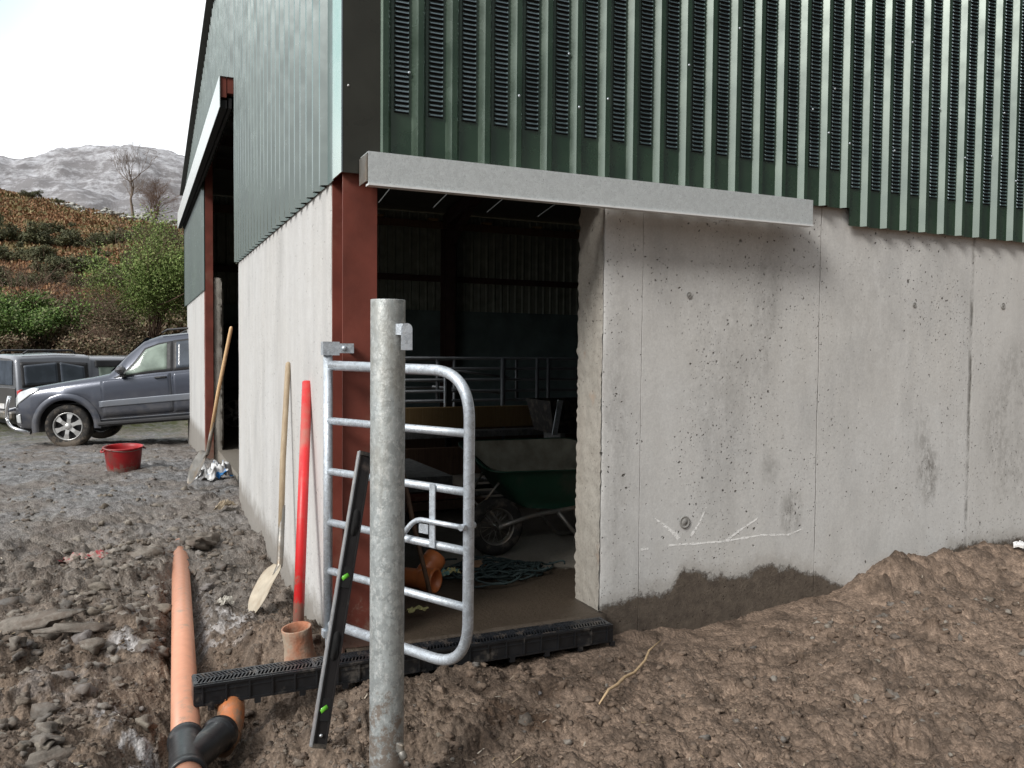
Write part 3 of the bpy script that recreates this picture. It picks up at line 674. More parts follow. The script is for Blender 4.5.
# dry stone wall on the crest
wt = empty('stone_wall',(0,109,0)); VV=[];FF=[];o_=0
for i in range(340):
    x = random.uniform(-9,5.5); k = .5+.35*math.sin(x*1.7)+.3*random.random()
    if x < -4: k *= .55
    y = 109+random.gauss(0,.25); V,F = SV[i%10]; s = random.uniform(.12,.30); zz = gz(x,y)+random.random()*max(.15,k)
    VV.append(V*s*np.array([1.2,1,1])+np.array([x,y-109,zz])); FF.append(F+o_); o_ += len(V)
npobj('stones',np.concatenate(VV),np.concatenate(FF),simple('wall_stone',(.42,.42,.39),.9,0,.45,3),wt); tag(wt,'tumbled dry stone wall running along the crest of the bracken hill','stone wall')

# ------------------------------------------------------------------ SHED
shed = empty('farm_shed',(1.0,3.75,0)); tag(shed,'large new farm shed with green steel cladding above bare concrete walls','shed')
SO = Vector((1.0,3.75,0))
def part(o, name=None):
    o.parent = shed; o.matrix_parent_inverse = Matrix.Translation(-SO); return o
def rough_slab(name, x0,x1,y0,y1,z0,z1,res,mat,amp=.003,edge=.012):
    """concrete block with chipped arrises"""
    VV=[];FF=[];o_=0
    def face(u,v,w,fix,ax):
        nonlocal o_
        U,W = np.meshgrid(u,v,indexing='ij'); P = np.zeros(U.shape+(3,)); 
        a,b = [k for k in range(3) if k != ax]; P[...,a]=U; P[...,b]=W; P[...,ax]=fix
        VV.append(P.reshape(-1,3)); f = gridfaces(len(u),len(v))
        flip = (w > 0) == (ax == 1)
        FF.append((f[:,::-1] if not flip else f)+o_) ; o_ += P.shape[0]*P.shape[1]
    g = lambda a,b: np.unique(np.concatenate([np.linspace(a,b,max(2,int((b-a)/res)+1)), [a+edge*.5,a+edge*1.5,b-edge*.5,b-edge*1.5]]))
    X_,Y_,Z_ = g(x0,x1),g(y0,y1),g(z0,z1)
    face(Y_,Z_,-1,x0,0);face(Y_,Z_,1,x1,0);face(X_,Z_,-1,y0,1);face(X_,Z_,1,y1,1);face(X_,Y_,-1,z0,2);face(X_,Y_,1,z1,2)
    P = np.concatenate(VV); F = np.concatenate(FF)
    c = np.array([(x0+x1)/2,(y0+y1)/2,(z0+z1)/2]); hs = np.array([x1-x0,y1-y0,z1-z0])/2
    d = hs-np.abs(P-c); near = np.sort(d,axis=1)[:,1]      # distance to the nearest arris
    n = fbm(P[:,0]/.5+P[:,2]*.7,P[:,1]/.5+P[:,2]/.45,3,5)
    ch = np.clip(1-near/(edge*2),0,1)*(.35+1.1*np.clip(fbm(P[:,2]/.05+P[:,0]*9,P[:,1]*9+P[:,0]*7,4,9)+.25,0,1))*edge
    P = P+np.sign(c-P)*(ch)[:,None]*(d < edge*2)*.6+ (n*amp)[:,None]*np.array([0,1,0])
    return part(npobj(name,P,F,mat))
wr = rough_slab('concrete_wall',2.222,14,3.75,4.02,-.45,2.24,.09,M['conc_r'],.003,.014)
wr['label'] = 'grey cast concrete wall right of the doorway'
# cast face of the opening: rougher concrete, a skin on the end of the wall
V=[];nu,nv=26,240
us=np.linspace(3.757,4.015,nu);vs=np.linspace(-.44,2.235,nv);U,W=np.meshgrid(us,vs,indexing='ij')
xx = 2.217+.0032*fbm(U/.05,W/.07,5,21)+.004*fbm(U/.3,W/.35,2,28)-.004*np.clip(1-(U-3.757)/.03,0,1)*(fbm(W/.03,U*3,3,22))
edge_in = .016*fbm(W/.05,W*0,4,24)*sst(3.93,4.015,U)
je = part(npobj('wall_end_face',np.stack([xx.ravel(),(U+edge_in).ravel(),W.ravel()],1),gridfaces(nu,nv),M['conc_j']))
wl = rough_slab('concrete_wall',.846,.998,3.962,7.89,-.45,2.20,.09,M['conc_l'],.003,.012); wl['label'] = 'pale whitish cast concrete wall left of the corner column'
wl2 = rough_slab('concrete_wall',.846,1.10,12.06,16.1,-.6,2.20,.12,M['conc_l'],.003,.012); wl2['label'] = 'pale concrete wall beyond the big sliding door opening'
rough_slab('concrete_pier',.951,1.066,11.86,12.04,-.4,2.34,.03,M['conc_j'],.01,.02)
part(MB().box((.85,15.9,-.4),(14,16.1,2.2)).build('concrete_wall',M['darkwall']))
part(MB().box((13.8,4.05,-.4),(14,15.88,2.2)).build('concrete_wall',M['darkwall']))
# chalk scrawl on the wall
def chalk(pts, w0, w1, name='chalk_mark'):
    mb = MB(); P=[];n=0; L=[]
    for i in range(len(pts)-1):
        a=np.array(pts[i]);b=np.array(pts[i+1])
        for t in np.linspace(0,1,14,endpoint=(i==len(pts)-2)): L.append(a*(1-t)+b*t)
    k=len(L)
    for i,(x,z) in enumerate(L):
        d = np.array(L[min(i+1,k-1)])-np.array(L[max(i-1,0)]); d = d/np.linalg.norm(d); nrm = np.array([-d[1],d[0]])
        w = (w0+(w1-w0)*i/k)*(.55+.9*random.random())*.5
        for sgn in (1,-1): X1=x+nrm[0]*w*sgn; Z1=z+nrm[1]*w*sgn; P.append((X1,3.75+.003*float(fbm(np.array([X1/.5+Z1*.7]),np.array([3.75/.5+Z1/.45]),3,5)[0])-.0014,Z1))
    return mb.add(P,[(2*i,2*i+1,2*i+3,2*i+2) for i in range(k-1)]).build(name,M['chalk'],wr)
k=N('chalk'); tr=k.n('ShaderNodeBsdfTransparent'); df=k.n('ShaderNodeBsdfDiffuse'); df.inputs[0].default_value=(.93,.93,.91,1); mxx=k.n('ShaderNodeMixShader'); k.set(mxx.inputs[0],k.ramp(k.noise(60,5,.75,vec=k.scale((.4,1,1))),.36,.50,.05,.9)); k.t.links.new(tr.outputs[0],mxx.inputs[1]); k.t.links.new(df.outputs[0],mxx.inputs[2]); k.t.links.new(mxx.outputs[0],k.out.inputs[0]); M['chalk']=k.m
for pts_,a,b in (([(2.56,.462),(2.62,.42),(2.70,.36),(2.72,.335)],.007,.028),([(2.80,.345),(2.86,.42),(2.90,.50)],.016,.005),([(2.65,.306),(2.86,.300),(3.05,.296)],.010,.013),([(3.05,.298),(3.3,.31),(3.5,.295),(3.61,.325)],.014,.007),([(3.04,.30),(3.16,.36),(3.27,.41)],.014,.008),([(2.47,.30),(2.52,.30)],.012,.008)):
    o=chalk(pts_,a,b); o.matrix_parent_inverse = Matrix()
# tie-bolt marks
for x,z,r in ((2.752,.428,.034),(2.757,1.678,.016),(4.49,1.68,.015),(5.33,1.7,.02)):
    mb=MB(); Mx=Matrix.Translation((x,3.7435,z))@Matrix.Rotation(R(90),4,'X')
    mb.lathe([(r,-.002),(r,.001),(r*.86,.0015),(r*.78,-.001),(r*.5,-.001),(r*.46,.001),(.0005,.001)],20,Mx); o=mb.build('tie_bolt_mark',M['tie'] if 'tie' in M else M.setdefault('tie',simple('tie_mark',(.27,.265,.25),.8,0,.3,40,.002)),wr)

# cladding
def ribs(a0, a1, first, pitch, base=.034, crown=.013, hgt=.032):
    out=[(a0,0)]; k=math.ceil((a0+base-first)/pitch)
    while first+k*pitch+base < a1:
        c=first+k*pitch
        if c-base > a0: out += [(c-base,0),(c-crown,hgt),(c+crown,hgt),(c+base,0)]
        k+=1
    out.append((a1,0)); return out
def sheet(name, axis, plane, out_, a0,a1, zb, zt, mat, first=1.1975, pitch=.1652, thick=.004, segs=1):
    pr = ribs(a0,a1,first,pitch); mb=MB(); V=[];F=[];n=len(pr)
    for off in (0,thick):
        for j in range(segs+1):
            for (a,h) in pr:
                t = zt(a) if callable(zt) else zt; b = zb(a) if callable(zb) else zb
                p = plane+out_*(h+off); z=b+(t-b)*j/segs
                V.append((a,p,z) if axis=='x' else (p,a,z))
    L=(segs+1)*n
    for off in (0,1):
        for j in range(segs):
            for i in range(n-1):
                q=(off*L+j*n+i,off*L+j*n+i+1,off*L+(j+1)*n+i+1,off*L+(j+1)*n+i); F.append(q)
    for i in range(n-1): F.append((i,i+1,L+i+1,L+i)); q=segs*n; F.append((q+i,q+i+1,L+q+i+1,L+q+i))
    return part(mb.add(V,F).build(name,mat))
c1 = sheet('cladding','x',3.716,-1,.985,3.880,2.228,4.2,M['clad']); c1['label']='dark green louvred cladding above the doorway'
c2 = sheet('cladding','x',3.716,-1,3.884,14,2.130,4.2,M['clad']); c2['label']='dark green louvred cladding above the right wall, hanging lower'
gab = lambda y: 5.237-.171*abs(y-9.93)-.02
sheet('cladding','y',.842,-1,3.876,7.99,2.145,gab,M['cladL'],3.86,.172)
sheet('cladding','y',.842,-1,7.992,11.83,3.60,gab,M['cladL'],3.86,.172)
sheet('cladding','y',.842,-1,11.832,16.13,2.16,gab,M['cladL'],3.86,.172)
sheet('cladding','x',15.98,-1,1.0,13.9,2.15,4.15,M['clad_in'])
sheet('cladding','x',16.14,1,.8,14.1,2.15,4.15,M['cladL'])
part(MB().box((14.02,3.72,2.1),(14.05,16.1,4.2)).build('cladding',M['cladL']))
# pressed louvres: columns of small hoods with a dark slot below each
def louvre(x, zb, zt, parent):
    V=[];F=[]; z=zb; w=.037; y0=3.7105
    while z < zt:
        ww=w*random.uniform(.985,1.015)
        pr=[(0,.0185),(-.006,.0150),(-.0105,.0085),(-.0115,.0040)]
        n=len(V)
        for k,(dy,dz) in enumerate(pr):
            e = .006*(k/3)
            V += [(x-ww+.004-e*.3,y0+dy*.25,z+dz),(x-ww*.82,y0+dy,z+dz),(x+ww*.82,y0+dy,z+dz),(x+ww-.004+e*.3,y0+dy*.25,z+dz)]
        for k in range(3):
            for j in range(3): F.append((n+k*4+j,n+(k+1)*4+j,n+(k+1)*4+j+1,n+k*4+j+1))
        z += .0222
    a=np.array(V); o=MB().add(V,F,False).build('louvre_strip',M['louvre'],parent)
    return o
M['louvre']=cladding_mat('louvre_sky_tint',(.008,.018,.016),.50,.22,.0,.8,(.78,.95,1))  # same sheet as the cladding, bluish sky glint put into the gloss tint
bk1=MB();bk2=MB()
xs=[1.115+.1652*k for k in range(28)]
for x in xs:
    first = x < 3.87; zb = 2.445 if first else 2.352; p = c1 if first else c2
    louvre(x,zb,4.02,p)
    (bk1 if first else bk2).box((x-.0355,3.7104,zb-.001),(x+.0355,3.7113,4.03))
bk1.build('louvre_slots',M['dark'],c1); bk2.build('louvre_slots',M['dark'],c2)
# fixings
sme=None
for i in range(30):
    x=1.1975+.1652*random.randrange(0,26); z=random.choice((2.62,2.9,3.25,3.6))+random.gauss(0,.04); dx=random.choice((0,.06,-.05))
    yy = 3.681 if dx == 0 else 3.702
    if sme is None: o=MB().lathe([(.0065,0),(.0065,.003),(.004,.006),(.0005,.0065)],10).build('fixing_screw',M['galv2'],c1); sme=o.data
    else: o=link(bpy.data.objects.new('fixing_screw',sme), c1 if x < 3.85 else c2)
    o.location=(x+dx,yy,z); o.rotation_euler=(R(90),0,0)
# corner flashing
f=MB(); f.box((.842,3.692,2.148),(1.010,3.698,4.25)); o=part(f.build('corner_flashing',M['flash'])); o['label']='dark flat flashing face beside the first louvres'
f=MB(); f.box((.834,3.692,2.148),(.840,3.872,4.25)); o2=part(f.build('corner_flashing',M['flashL'])); o2['label']='side face of the corner flashing with sky light put into its pale colour'
o=MB().lathe([(.008,0),(.008,.003),(.001,.005)],10).build('fixing_screw',M['white'],o); o.location=(.865,3.691,2.53); o.rotation_euler=(R(90),0,0); o.scale=(.6,.6,.6)
# steel frame
def hsec(x0,x1,y0,y1,z0,z1,t=.012,web='y'):
    mb=MB()
    if web=='y': mb.box((x0,y0,z0),(x1,y0+t,z1)).box((x0,y1-t,z0),(x1,y1,z1)).box(((x0+x1)/2-.005,y0+t,z0),((x0+x1)/2+.005,y1-t,z1))
    else: mb.box((x0,y0,z0),(x0+t,y1,z1)).box((x1-t,y0,z0),(x1,y1,z1)).box((x0+t,(y0+y1)/2-.005,z0),(x1-t,(y0+y1)/2+.005,z1))
    return mb
cc=part(hsec(.850,1.007,3.728,3.955,-.12,4.15).build('corner_column',M['red_ox'])); cc['label']='red oxide painted steel column at the corner of the doorway'
part(MB().box((.872,7.90,-.3),(1.02,7.985,3.5)).build('door_column',M['red_ox']))
part(hsec(.850,.948,11.84,12.03,-.3,4.8,.012,'x').box((.85,11.832,-.3),(.948,11.84,4.8)).build('door_column',M['red_ox']))
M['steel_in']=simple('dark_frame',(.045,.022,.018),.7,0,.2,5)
for x in (5.70,10.8):
    part(hsec(x-.1,x+.1,15.55,15.88,-.1,4.0).build('back_column',M['steel_in']))
    part(hsec(x-.1,x+.1,4.04,4.35,-.1,4.0).build('front_column',M['steel_in']))
for x in (1.05,5.70,10.8):
    mb=MB()
    for s in (-1,1):
        a=(x,9.93,4.98);b=(x,9.93+s*5.9,4.98-.171*5.9); mb.bar(a,b,.16,.26,(0,0,1))
        if x > 2: mb.bar((x,9.93+s*5.75,3.45),(x,9.93+s*4.5,4.12),.10,.14)
    part(mb.build('rafter',M['steel_in']))
for i in range(14):
    y=4.0+i*.92; 
    if abs(y-9.93) < .2 or y > 14.2: continue
    part(MB().box((.95,y-.03,gab(y)-.24),(13.9,y+.03,gab(y)-.09)).build('purlin',M['steel_in']))
part(MB().box((1.0,15.88,2.78),(13.8,15.94,2.9)).build('sheeting_rail',M['steel_in'])); part(MB().box((1.0,15.86,3.84),(13.8,15.94,3.98)).build('eaves_beam',M['wood_d']))
part(MB().box((1.0,3.76,3.0),(13.8,3.84,3.14)).box((1.0,3.76,2.24),(13.8,3.84,2.36)).box((1.0,3.76,4.0),(13.8,3.84,4.1)).build('sheeting_rail',M['red_ox']))
part(MB().box((.87,4.0,2.22),(.95,7.9,2.3)).build('sheeting_rail',M['red_ox']))
# roof, with the narrow daylight gaps at the sheet joints over the far eave
M['roof']=simple('roof_sheet',(.10,.10,.095),.7,0,.1,2)
rf=MB(); T=.03
def roofquad(x0,x1,y0,y1):
    z=lambda y: 5.25-.171*abs(y-9.93)
    V=[(x0,y0,z(y0)),(x1,y0,z(y0)),(x1,y1,z(y1)),(x0,y1,z(y1)),(x0,y0,z(y0)+T),(x1,y0,z(y0)+T),(x1,y1,z(y1)+T),(x0,y1,z(y1)+T)]
    rf.add(V,[(0,3,2,1),(4,5,6,7),(0,1,5,4),(1,2,6,5),(2,3,7,6),(3,0,4,7)])
roofquad(.74,14.1,3.55,9.93); roofquad(.74,14.1,9.93,14.7); roofquad(.74,14.1,15.86,16.3)
px=.74
for gx in (4.3,5.42,6.58,7.74,8.78,9.95,11.1,12.3):
    roofquad(px,gx-.011,14.7,15.86); px=gx+.011
roofquad(px,14.1,14.7,15.86)
part(rf.build('roof',M['roof']))
for gx in (4.3,5.42,6.58,7.74,8.78):
    part(MB().box((gx-.10,15.80,3.985),(gx+.10,15.9,4.03)).build('purlin_cleat',M['wood_y']))
# door rails
mb=MB(); mb.box((.918,3.545,2.080),(3.437,3.549,2.213)); mb.box((.918,3.545,2.213),(3.437,3.68,2.217))

dr=part(mb.build('door_rail_cover',M['galvS'])); MB().box((.918,3.538,2.071),(3.437,3.585,2.0795)).build('rail_lip',M['galv_lip'],dr); dr['label']='galvanised sliding door rail above the small doorway'
MB().box((.912,3.552,2.09),(.917,3.68,2.207)).box((.914,3.60,2.10),(.95,3.68,2.2)).build('rail_bracket',M['steel'],dr)
MB().box((.94,3.60,2.10),(3.40,3.66,2.16)).build('rail_track',M['galvd'],dr)
mb=MB(); mb.box((.694,7.9,3.525),(.699,16.1,3.80)); mb.box((.694,7.9,3.80),(.825,16.1,3.804))
dl=part(mb.build('door_rail_cover',M['galvS'])); dl['label']='long galvanised sliding door rail over the big side opening'
MB().box((.70,7.93,3.53),(.76,16.05,3.60)).box((.775,7.93,3.53),(.80,16.05,3.62)).build('rail_track',M['dark'],dl)
MB().box((.702,7.915,3.62),(.755,8.0,3.795)).box((.762,7.915,3.66),(.82,8.0,3.795)).build('rail_bracket',M['red_ox'],dl)
# slab
def slab_mat():
    k=N('slab'); P=k.xyz(); n=k.noise(2.4,6,.65); f=k.noise(40,6,.7)
    dry=k.mix(f,(.20,.18,.15),(.30,.275,.235)); wet=k.mix(f,(.050,.038,.028),(.085,.066,.048))
    dx=k.math('DIVIDE',k.math('SUBTRACT',P[0],2.65),.95); dy=k.math('DIVIDE',k.math('SUBTRACT',P[1],5.05),.50)
    d=k.math('ADD',k.math('ADD',k.math('MULTIPLY',dx,dx),k.math('MULTIPLY',dy,dy)),k.math('MULTIPLY',k.math('SUBTRACT',n,.5),2.4))
    m=k.ramp(d,.8,1.05,1,0,True); far=k.ramp(P[1],5.2,7); m=k.math('MAXIMUM',m,k.math('MULTIPLY',far,.6))
    col=k.mix(m,wet,dry); h=k.math('ADD',f,k.noise(6,5,.6))
    return k.pbr(col,k.ramp(m,0,1,.42,.9),0,k.bump(h,.008),.4)
M['slab']=slab_mat()
xs_=np.unique(np.concatenate([np.linspace(.86,13.9,257),[.995,1.005,2.225]]));ys_=np.concatenate([np.linspace(3.668,6.5,110),np.linspace(6.6,15.9,40)]);U,W=np.meshgrid(xs_,ys_,indexing='ij')
zz=-.004+.006*fbm(U/.3,W/.3,4,81)+.006*np.clip(fbm(U/.06,W/.06,3,83),0,1)*sst(4.0,3.7,W)-.05*(W<3.67)-.5*((U>2.23)&(W<4.0))-.5*((U<1.0)&(W>3.72))*(W<15.9)
g=npobj('floor_slab',np.stack([U.ravel(),W.ravel(),zz.ravel()],1),gridfaces(260,150)[:,::-1],M['slab']); tag(g,kind='structure')

# ------------------------------------------------------------------ GATE
HX,HY = .776,3.69; FX,FY = 1.152,2.93
def gp(s, z, o=0.):      # point on the gate: s = 0 at the hinge, 1 at the free end
    nx,ny = .908,.418
    return (HX+(FX-HX)*s+nx*o, HY+(FY-HY)*s+ny*o, z)
gate = empty('gate',(HX,HY,.13))
def gpart(o): o.parent = gate; o.matrix_parent_inverse = Matrix.Translation((-HX,-HY,-.13)); return o
tag(gate,'galvanised tubular gate with rounded outer corners standing open in the doorway','gate')
zt,zb_ = 1.29,.135
gpart(MB().tube([gp(0,.10),gp(0,1.36)],.0205,18).build('hinge_stile',M['galv2']))
gpart(MB().tube(fillet([gp(.03,zt),gp(1,zt-.01),gp(1,zb_),gp(.03,zb_)],.19,12),.0215,18).build('frame_tube',M['galv2']))
for z in (1.044,.819,.591,.373):
    gpart(MB().tube([gp(.01,z),gp(.99,z)],.0165,14).build('rail',M['galv2']))
mb=MB(); a=gp(.80,.835,-.024); b=gp(.80,.585,-.024); mb.bar(a,b,.030,.006,(.908,.418,0)); gpart(mb.build('latch_plate',M['galv2']))
gpart(MB().tube(fillet([gp(1.02,.69,-.035),gp(.70,.69,-.035),gp(.63,.615,-.05)],.045,6),.0105,12).build('latch_bolt',M['galv2']))
mb=MB(); mb.bar(gp(.72,.655,-.03),gp(.78,.655,-.03),.003,.038,(0,0,1)); gpart(mb.build('latch_tab',M['galv2']))
gpart(MB().tube([gp(1.0,.69,-.045),gp(1.0,.69,.03)],.013,10).build('bolt_stud',M['galv2']))
mb=MB(); mb.box((HX-.027,3.662,1.335),(HX+.045,3.668,1.395)).box((HX-.027,3.668,1.335),(HX-.021,3.715,1.395)).box((HX+.030,3.6615,1.345),(.885,3.6675,1.388)).box((.879,3.6675,1.345),(.885,3.727,1.388)); br=gpart(mb.build('hinge_bracket',M['galv2']))
o=MB().lathe([(.012,0),(.012,.007),(.007,.010),(.0005,.011)],6,Matrix.Translation((HX+.065,3.661,1.367))@Matrix.Rotation(R(90),4,'X')).build('bolt_head',M['galv2']); gpart(o)
gpart(MB().box((HX-.025,3.665,.075),(HX+.03,3.715,.105)).box((HX-.01,3.68,.03),(HX+.01,3.70,.13)).box((HX+.02,3.68,.08),(.86,3.70,.10)).build('lower_hinge',M['galv2']))
# ------------------------------------------------------------------ POST
px,py=.756,2.66; gzp=gz(px,py)-.25
post=empty('steel_post',(px,py,gzp)); tag(post,'thick mottled galvanised post standing in the mud in front of the gate','post')
def ppart(o): o.parent=post; o.matrix_parent_inverse=Matrix.Translation((-px,-py,-gzp)); return o
mb=MB(); mb.lathe([(.057,gzp),(.057,1.520),(.0565,1.5225),(.052,1.5225),(.052,1.40)],48,Matrix.Translation((px,py,0))); ppart(mb.build('tube',M['galv']))
ppart(MB().lathe([(.0515,1.50),(.0003,1.50)],24,Matrix.Translation((px,py,0))).build('plug',M['dark']))
# tab welded on at the top, lug near the foot
mb=MB(); mb.bar((px+.012,py-.054,1.425),(px+.030,py-.076,1.425),.006,.036,(0,0,1)); ppart(mb.build('weld_lug',M['galv2']))
mb=MB(); P=[]; c=Vector((px+.040,py-.078,1.405)); ax=Vector((.89,-.10,0)).normalized(); nrm=Vector((.10,.89,0)).normalized()
shape=[(-.018,-.047),(.018,-.047),(.018,.022)]+[(.018*math.cos(t),.022+.018*math.sin(t)) for t in np.linspace(.3,2.84,7)]+[(-.018,.022)]
n_=len(shape)
for off in (-.003,.003):
    for (u,v) in shape: P.append(c+ax*u+Vector((0,0,v))+nrm*off)
F=[tuple(reversed(range(n_))),tuple(range(n_,2*n_))]+[(i,(i+1)%n_,n_+(i+1)%n_,n_+i) for i in range(n_)]
mb.add(P,F); ppart(mb.build('latch_keeper',M['galv2']))
mb=MB(); mb.bar((px+.022,py-.046,.045),(px+.036,py-.074,.045),.016,.034,(0,0,1),.004); mb.lathe([(.011,0),(.013,.004),(.013,.022),(.009,.028),(.0005,.029)],10,along((px+.030,py-.066,.036),(px+.050,py-.088,-.008))); ppart(mb.build('foot_lug',M['steel']))
# ------------------------------------------------------------------ DRAIN CHANNEL
dx0,dx1,dy0,dy1=.205,2.165,3.525,3.660
dn=empty('drainage_channel',((dx0+dx1)/2,(dy0+dy1)/2,-.09)); tag(dn,'black plastic drainage channel laid across the threshold of the small doorway','drain')
OFF=Matrix.Translation((-(dx0+dx1)/2,-(dy0+dy1)/2,.09))
def dpart(o,p=None): o.parent=p or dn; o.matrix_parent_inverse=OFF if p is None else Matrix(); return o
for half in range(2):
    a=dx0+half*.981; b=a+.979; mb=MB()
    mb.box((a,dy0,-.012),(b,dy0+.012,-.002)).box((a,dy1-.012,-.012),(b,dy1,-.002))
    mb.box((a,dy0+.006,-.088),(b,dy0+.010,-.012)).box((a,dy1-.010,-.088),(b,dy1-.006,-.012)).box((a,dy0+.006,-.092),(b,dy1-.006,-.088))
    mb.box((a,dy0+.003,-.034),(b,dy0+.006,-.029)).box((a,dy0+.002,-.090),(b,dy0+.006,-.080))
    if half==0: mb.box((a-.004,dy0+.006,-.092),(a,dy1-.006,-.004))
    else: mb.box((b,dy0+.006,-.092),(b+.004,dy1-.006,-.004))
    n=10
    for i in range(n+1):
        x=a+.03+i*(.919/n); mb.box((x-.003,dy0-.001,-.088),(x+.003,dy0+.006,-.013)); 
        if i%2==0: mb.box((x+.02,dy0+.002,-.112),(x+.045,dy0+.02,-.09))
    body=dpart(mb.build('channel_body',M['blackp']))
    # grating: chevron bars between two edge rails and a centre rail
    mb=MB(); mb.box((a,dy0+.0125,-.014),(b,dy0+.020,.001)).box((a,dy1-.020,-.014),(b,dy1-.0125,.001))
    ym=(dy0+dy1)/2; mb.box((a,ym-.003,-.012),(b,ym+.003,.0005))
    x=a+.008
    while x < b-.02:
        for (ya,yb,xa,xb) in ((dy0+.019,ym,0,.018),(ym,dy1-.019,.018,0)):
            yq=(ya+yb)/2
            mb.bar((x+xa,ya,-.0045),(x+xb,yb,-.0045),.0055,.011)
        x+=.0155
    for q in range(5): mb.box((a+q*.24,dy0+.019,-.013),(a+q*.24+.012,dy1-.019,.0008))
    dpart(mb.build('grating',M['grate']))
    dpart(MB().box((a,dy0+.02,-.086),(b,dy1-.02,-.06)).build('channel_shadow_bed',M['shadow_mudbed'] if 'shadow_mudbed' in M else M.setdefault('shadow_mudbed',simple('shadow_silt',(.03,.025,.02),.6,0,.3,20))))  # dark silt bed, its colour stands in for shade under the grating
# ------------------------------------------------------------------ PIPES
A=Vector((.287,6.57,-.094)); B=Vector((.154,3.111,-.134)); D=(B-A).normalized(); B2=B+D*1.0
P3=B-D*.13   # where the junction sits
def arc_z(t): return 0
pa=empty('sewer_pipe',tuple(A)); tag(pa,'long terracotta coloured plastic pipe running up the trench away from the black junction','pipe')
o=MB().lathe([(.0505,.0),(.055,.0),(.055,(A-(B-D*.19)).length),(.0505,(A-(B-D*.19)).length)],32,along(A,B)).build('barrel',M['orange']); o.parent=pa; o.matrix_parent_inverse=Matrix.Translation(-A)
pb=empty('sewer_pipe',tuple(B)); tag(pb,'short length of terracotta coloured pipe leaving the near side of the black junction','pipe')
o=MB().lathe([(.0505,0),(.055,0),(.055,1.0),(.0505,1.0)],32,along(B+D*.02,B2)).build('barrel',M['orange']); o.parent=pb; o.matrix_parent_inverse=Matrix.Translation(-B)
jn=empty('pipe_junction',tuple(B)); tag(jn,'black plastic y junction joining the two pipes under the open end of the channel','pipe fitting')
def jp(o): o.parent=jn; o.matrix_parent_inverse=Matrix.Translation(-B); return o
J0=B-D*.235; J1=B+D*.065; L=(J1-J0).length
prof=[(.0555,0),(.066,0),(.068,.01),(.068,.03),(.063,.036),(.061,.05),(.061,L-.05),(.063,L-.036),(.068,L-.03),(.068,L-.008),(.066,L),(.0555,L)]
jp(MB().lathe(prof,36,along(J0,J1)).build('barrel',M['blackp']))
br0=B-D*.04; E1=Vector((.300,3.415,-.160)); dirb=(E1-br0).normalized()
bL=(E1-br0).length
jp(MB().lathe([(.060,.0),(.060,bL-.06),(.064,bL-.052),(.069,bL-.045),(.069,bL-.006),(.067,bL),(.056,bL)],36,along(br0,E1)).build('branch',M['blackp']))
jp(MB().lathe([(.0685,0),(.0705,.003),(.0705,.012),(.0685,.015)],36,along(E1-dirb*.04,E1)).build('socket_ring',M['blackp']))
# orange bend from the branch up under the channel
el=empty('pipe_bend',tuple(E1)); tag(el,'orange plastic bend linking the black junction to the end of the channel','pipe fitting')
pts=[E1-dirb*.02,E1+dirb*.02,E1+dirb*.045+Vector((.004,.01,.012)),E1+dirb*.065+Vector((.010,.022,.034)),E1+dirb*.07+Vector((.014,.03,.062)),E1+dirb*.07+Vector((.014,.03,.085))]
pts=[Vector((.292,3.400,-.166)),Vector((.320,3.455,-.155)),Vector((.338,3.505,-.132)),Vector((.346,3.545,-.098)),Vector((.348,3.575,-.066))]
pts=[p+Vector((0,-.004,-.040)) for p in pts]
o=MB().tube(pts,[.053,.055,.055,.055,.055],32).build('bend',M['orange2']); o.parent=el; o.matrix_parent_inverse=Matrix.Translation(-E1)
o=MB().tube([pts[1]+Vector((-.0,0,.001)),pts[1]+(pts[2]-pts[1])*.18],.057,32).build('rib',M['orange2']); o.parent=el; o.matrix_parent_inverse=Matrix.Translation(-E1)
# clay reducer standing behind the channel
cx_,cy_=.69,3.86; zc=gz(cx_,cy_)
cl=empty('clay_pipe',(cx_,cy_,-.13)); tag(cl,'short terracotta pipe stub smeared with mortar standing upright beside the red pole','pipe')
o=MB().lathe([(.083,-.02),(.083,.03),(.077,.07),(.071,.105),(.069,.12),(.071,.19),(.073,.212),(.071,.216),(.064,.214),(.062,.19),(.062,.0)],36).build('barrel',M['clay'],cl)
cl.rotation_euler=(R(2),R(-7),0); cl.scale=(.94,.94,.98)
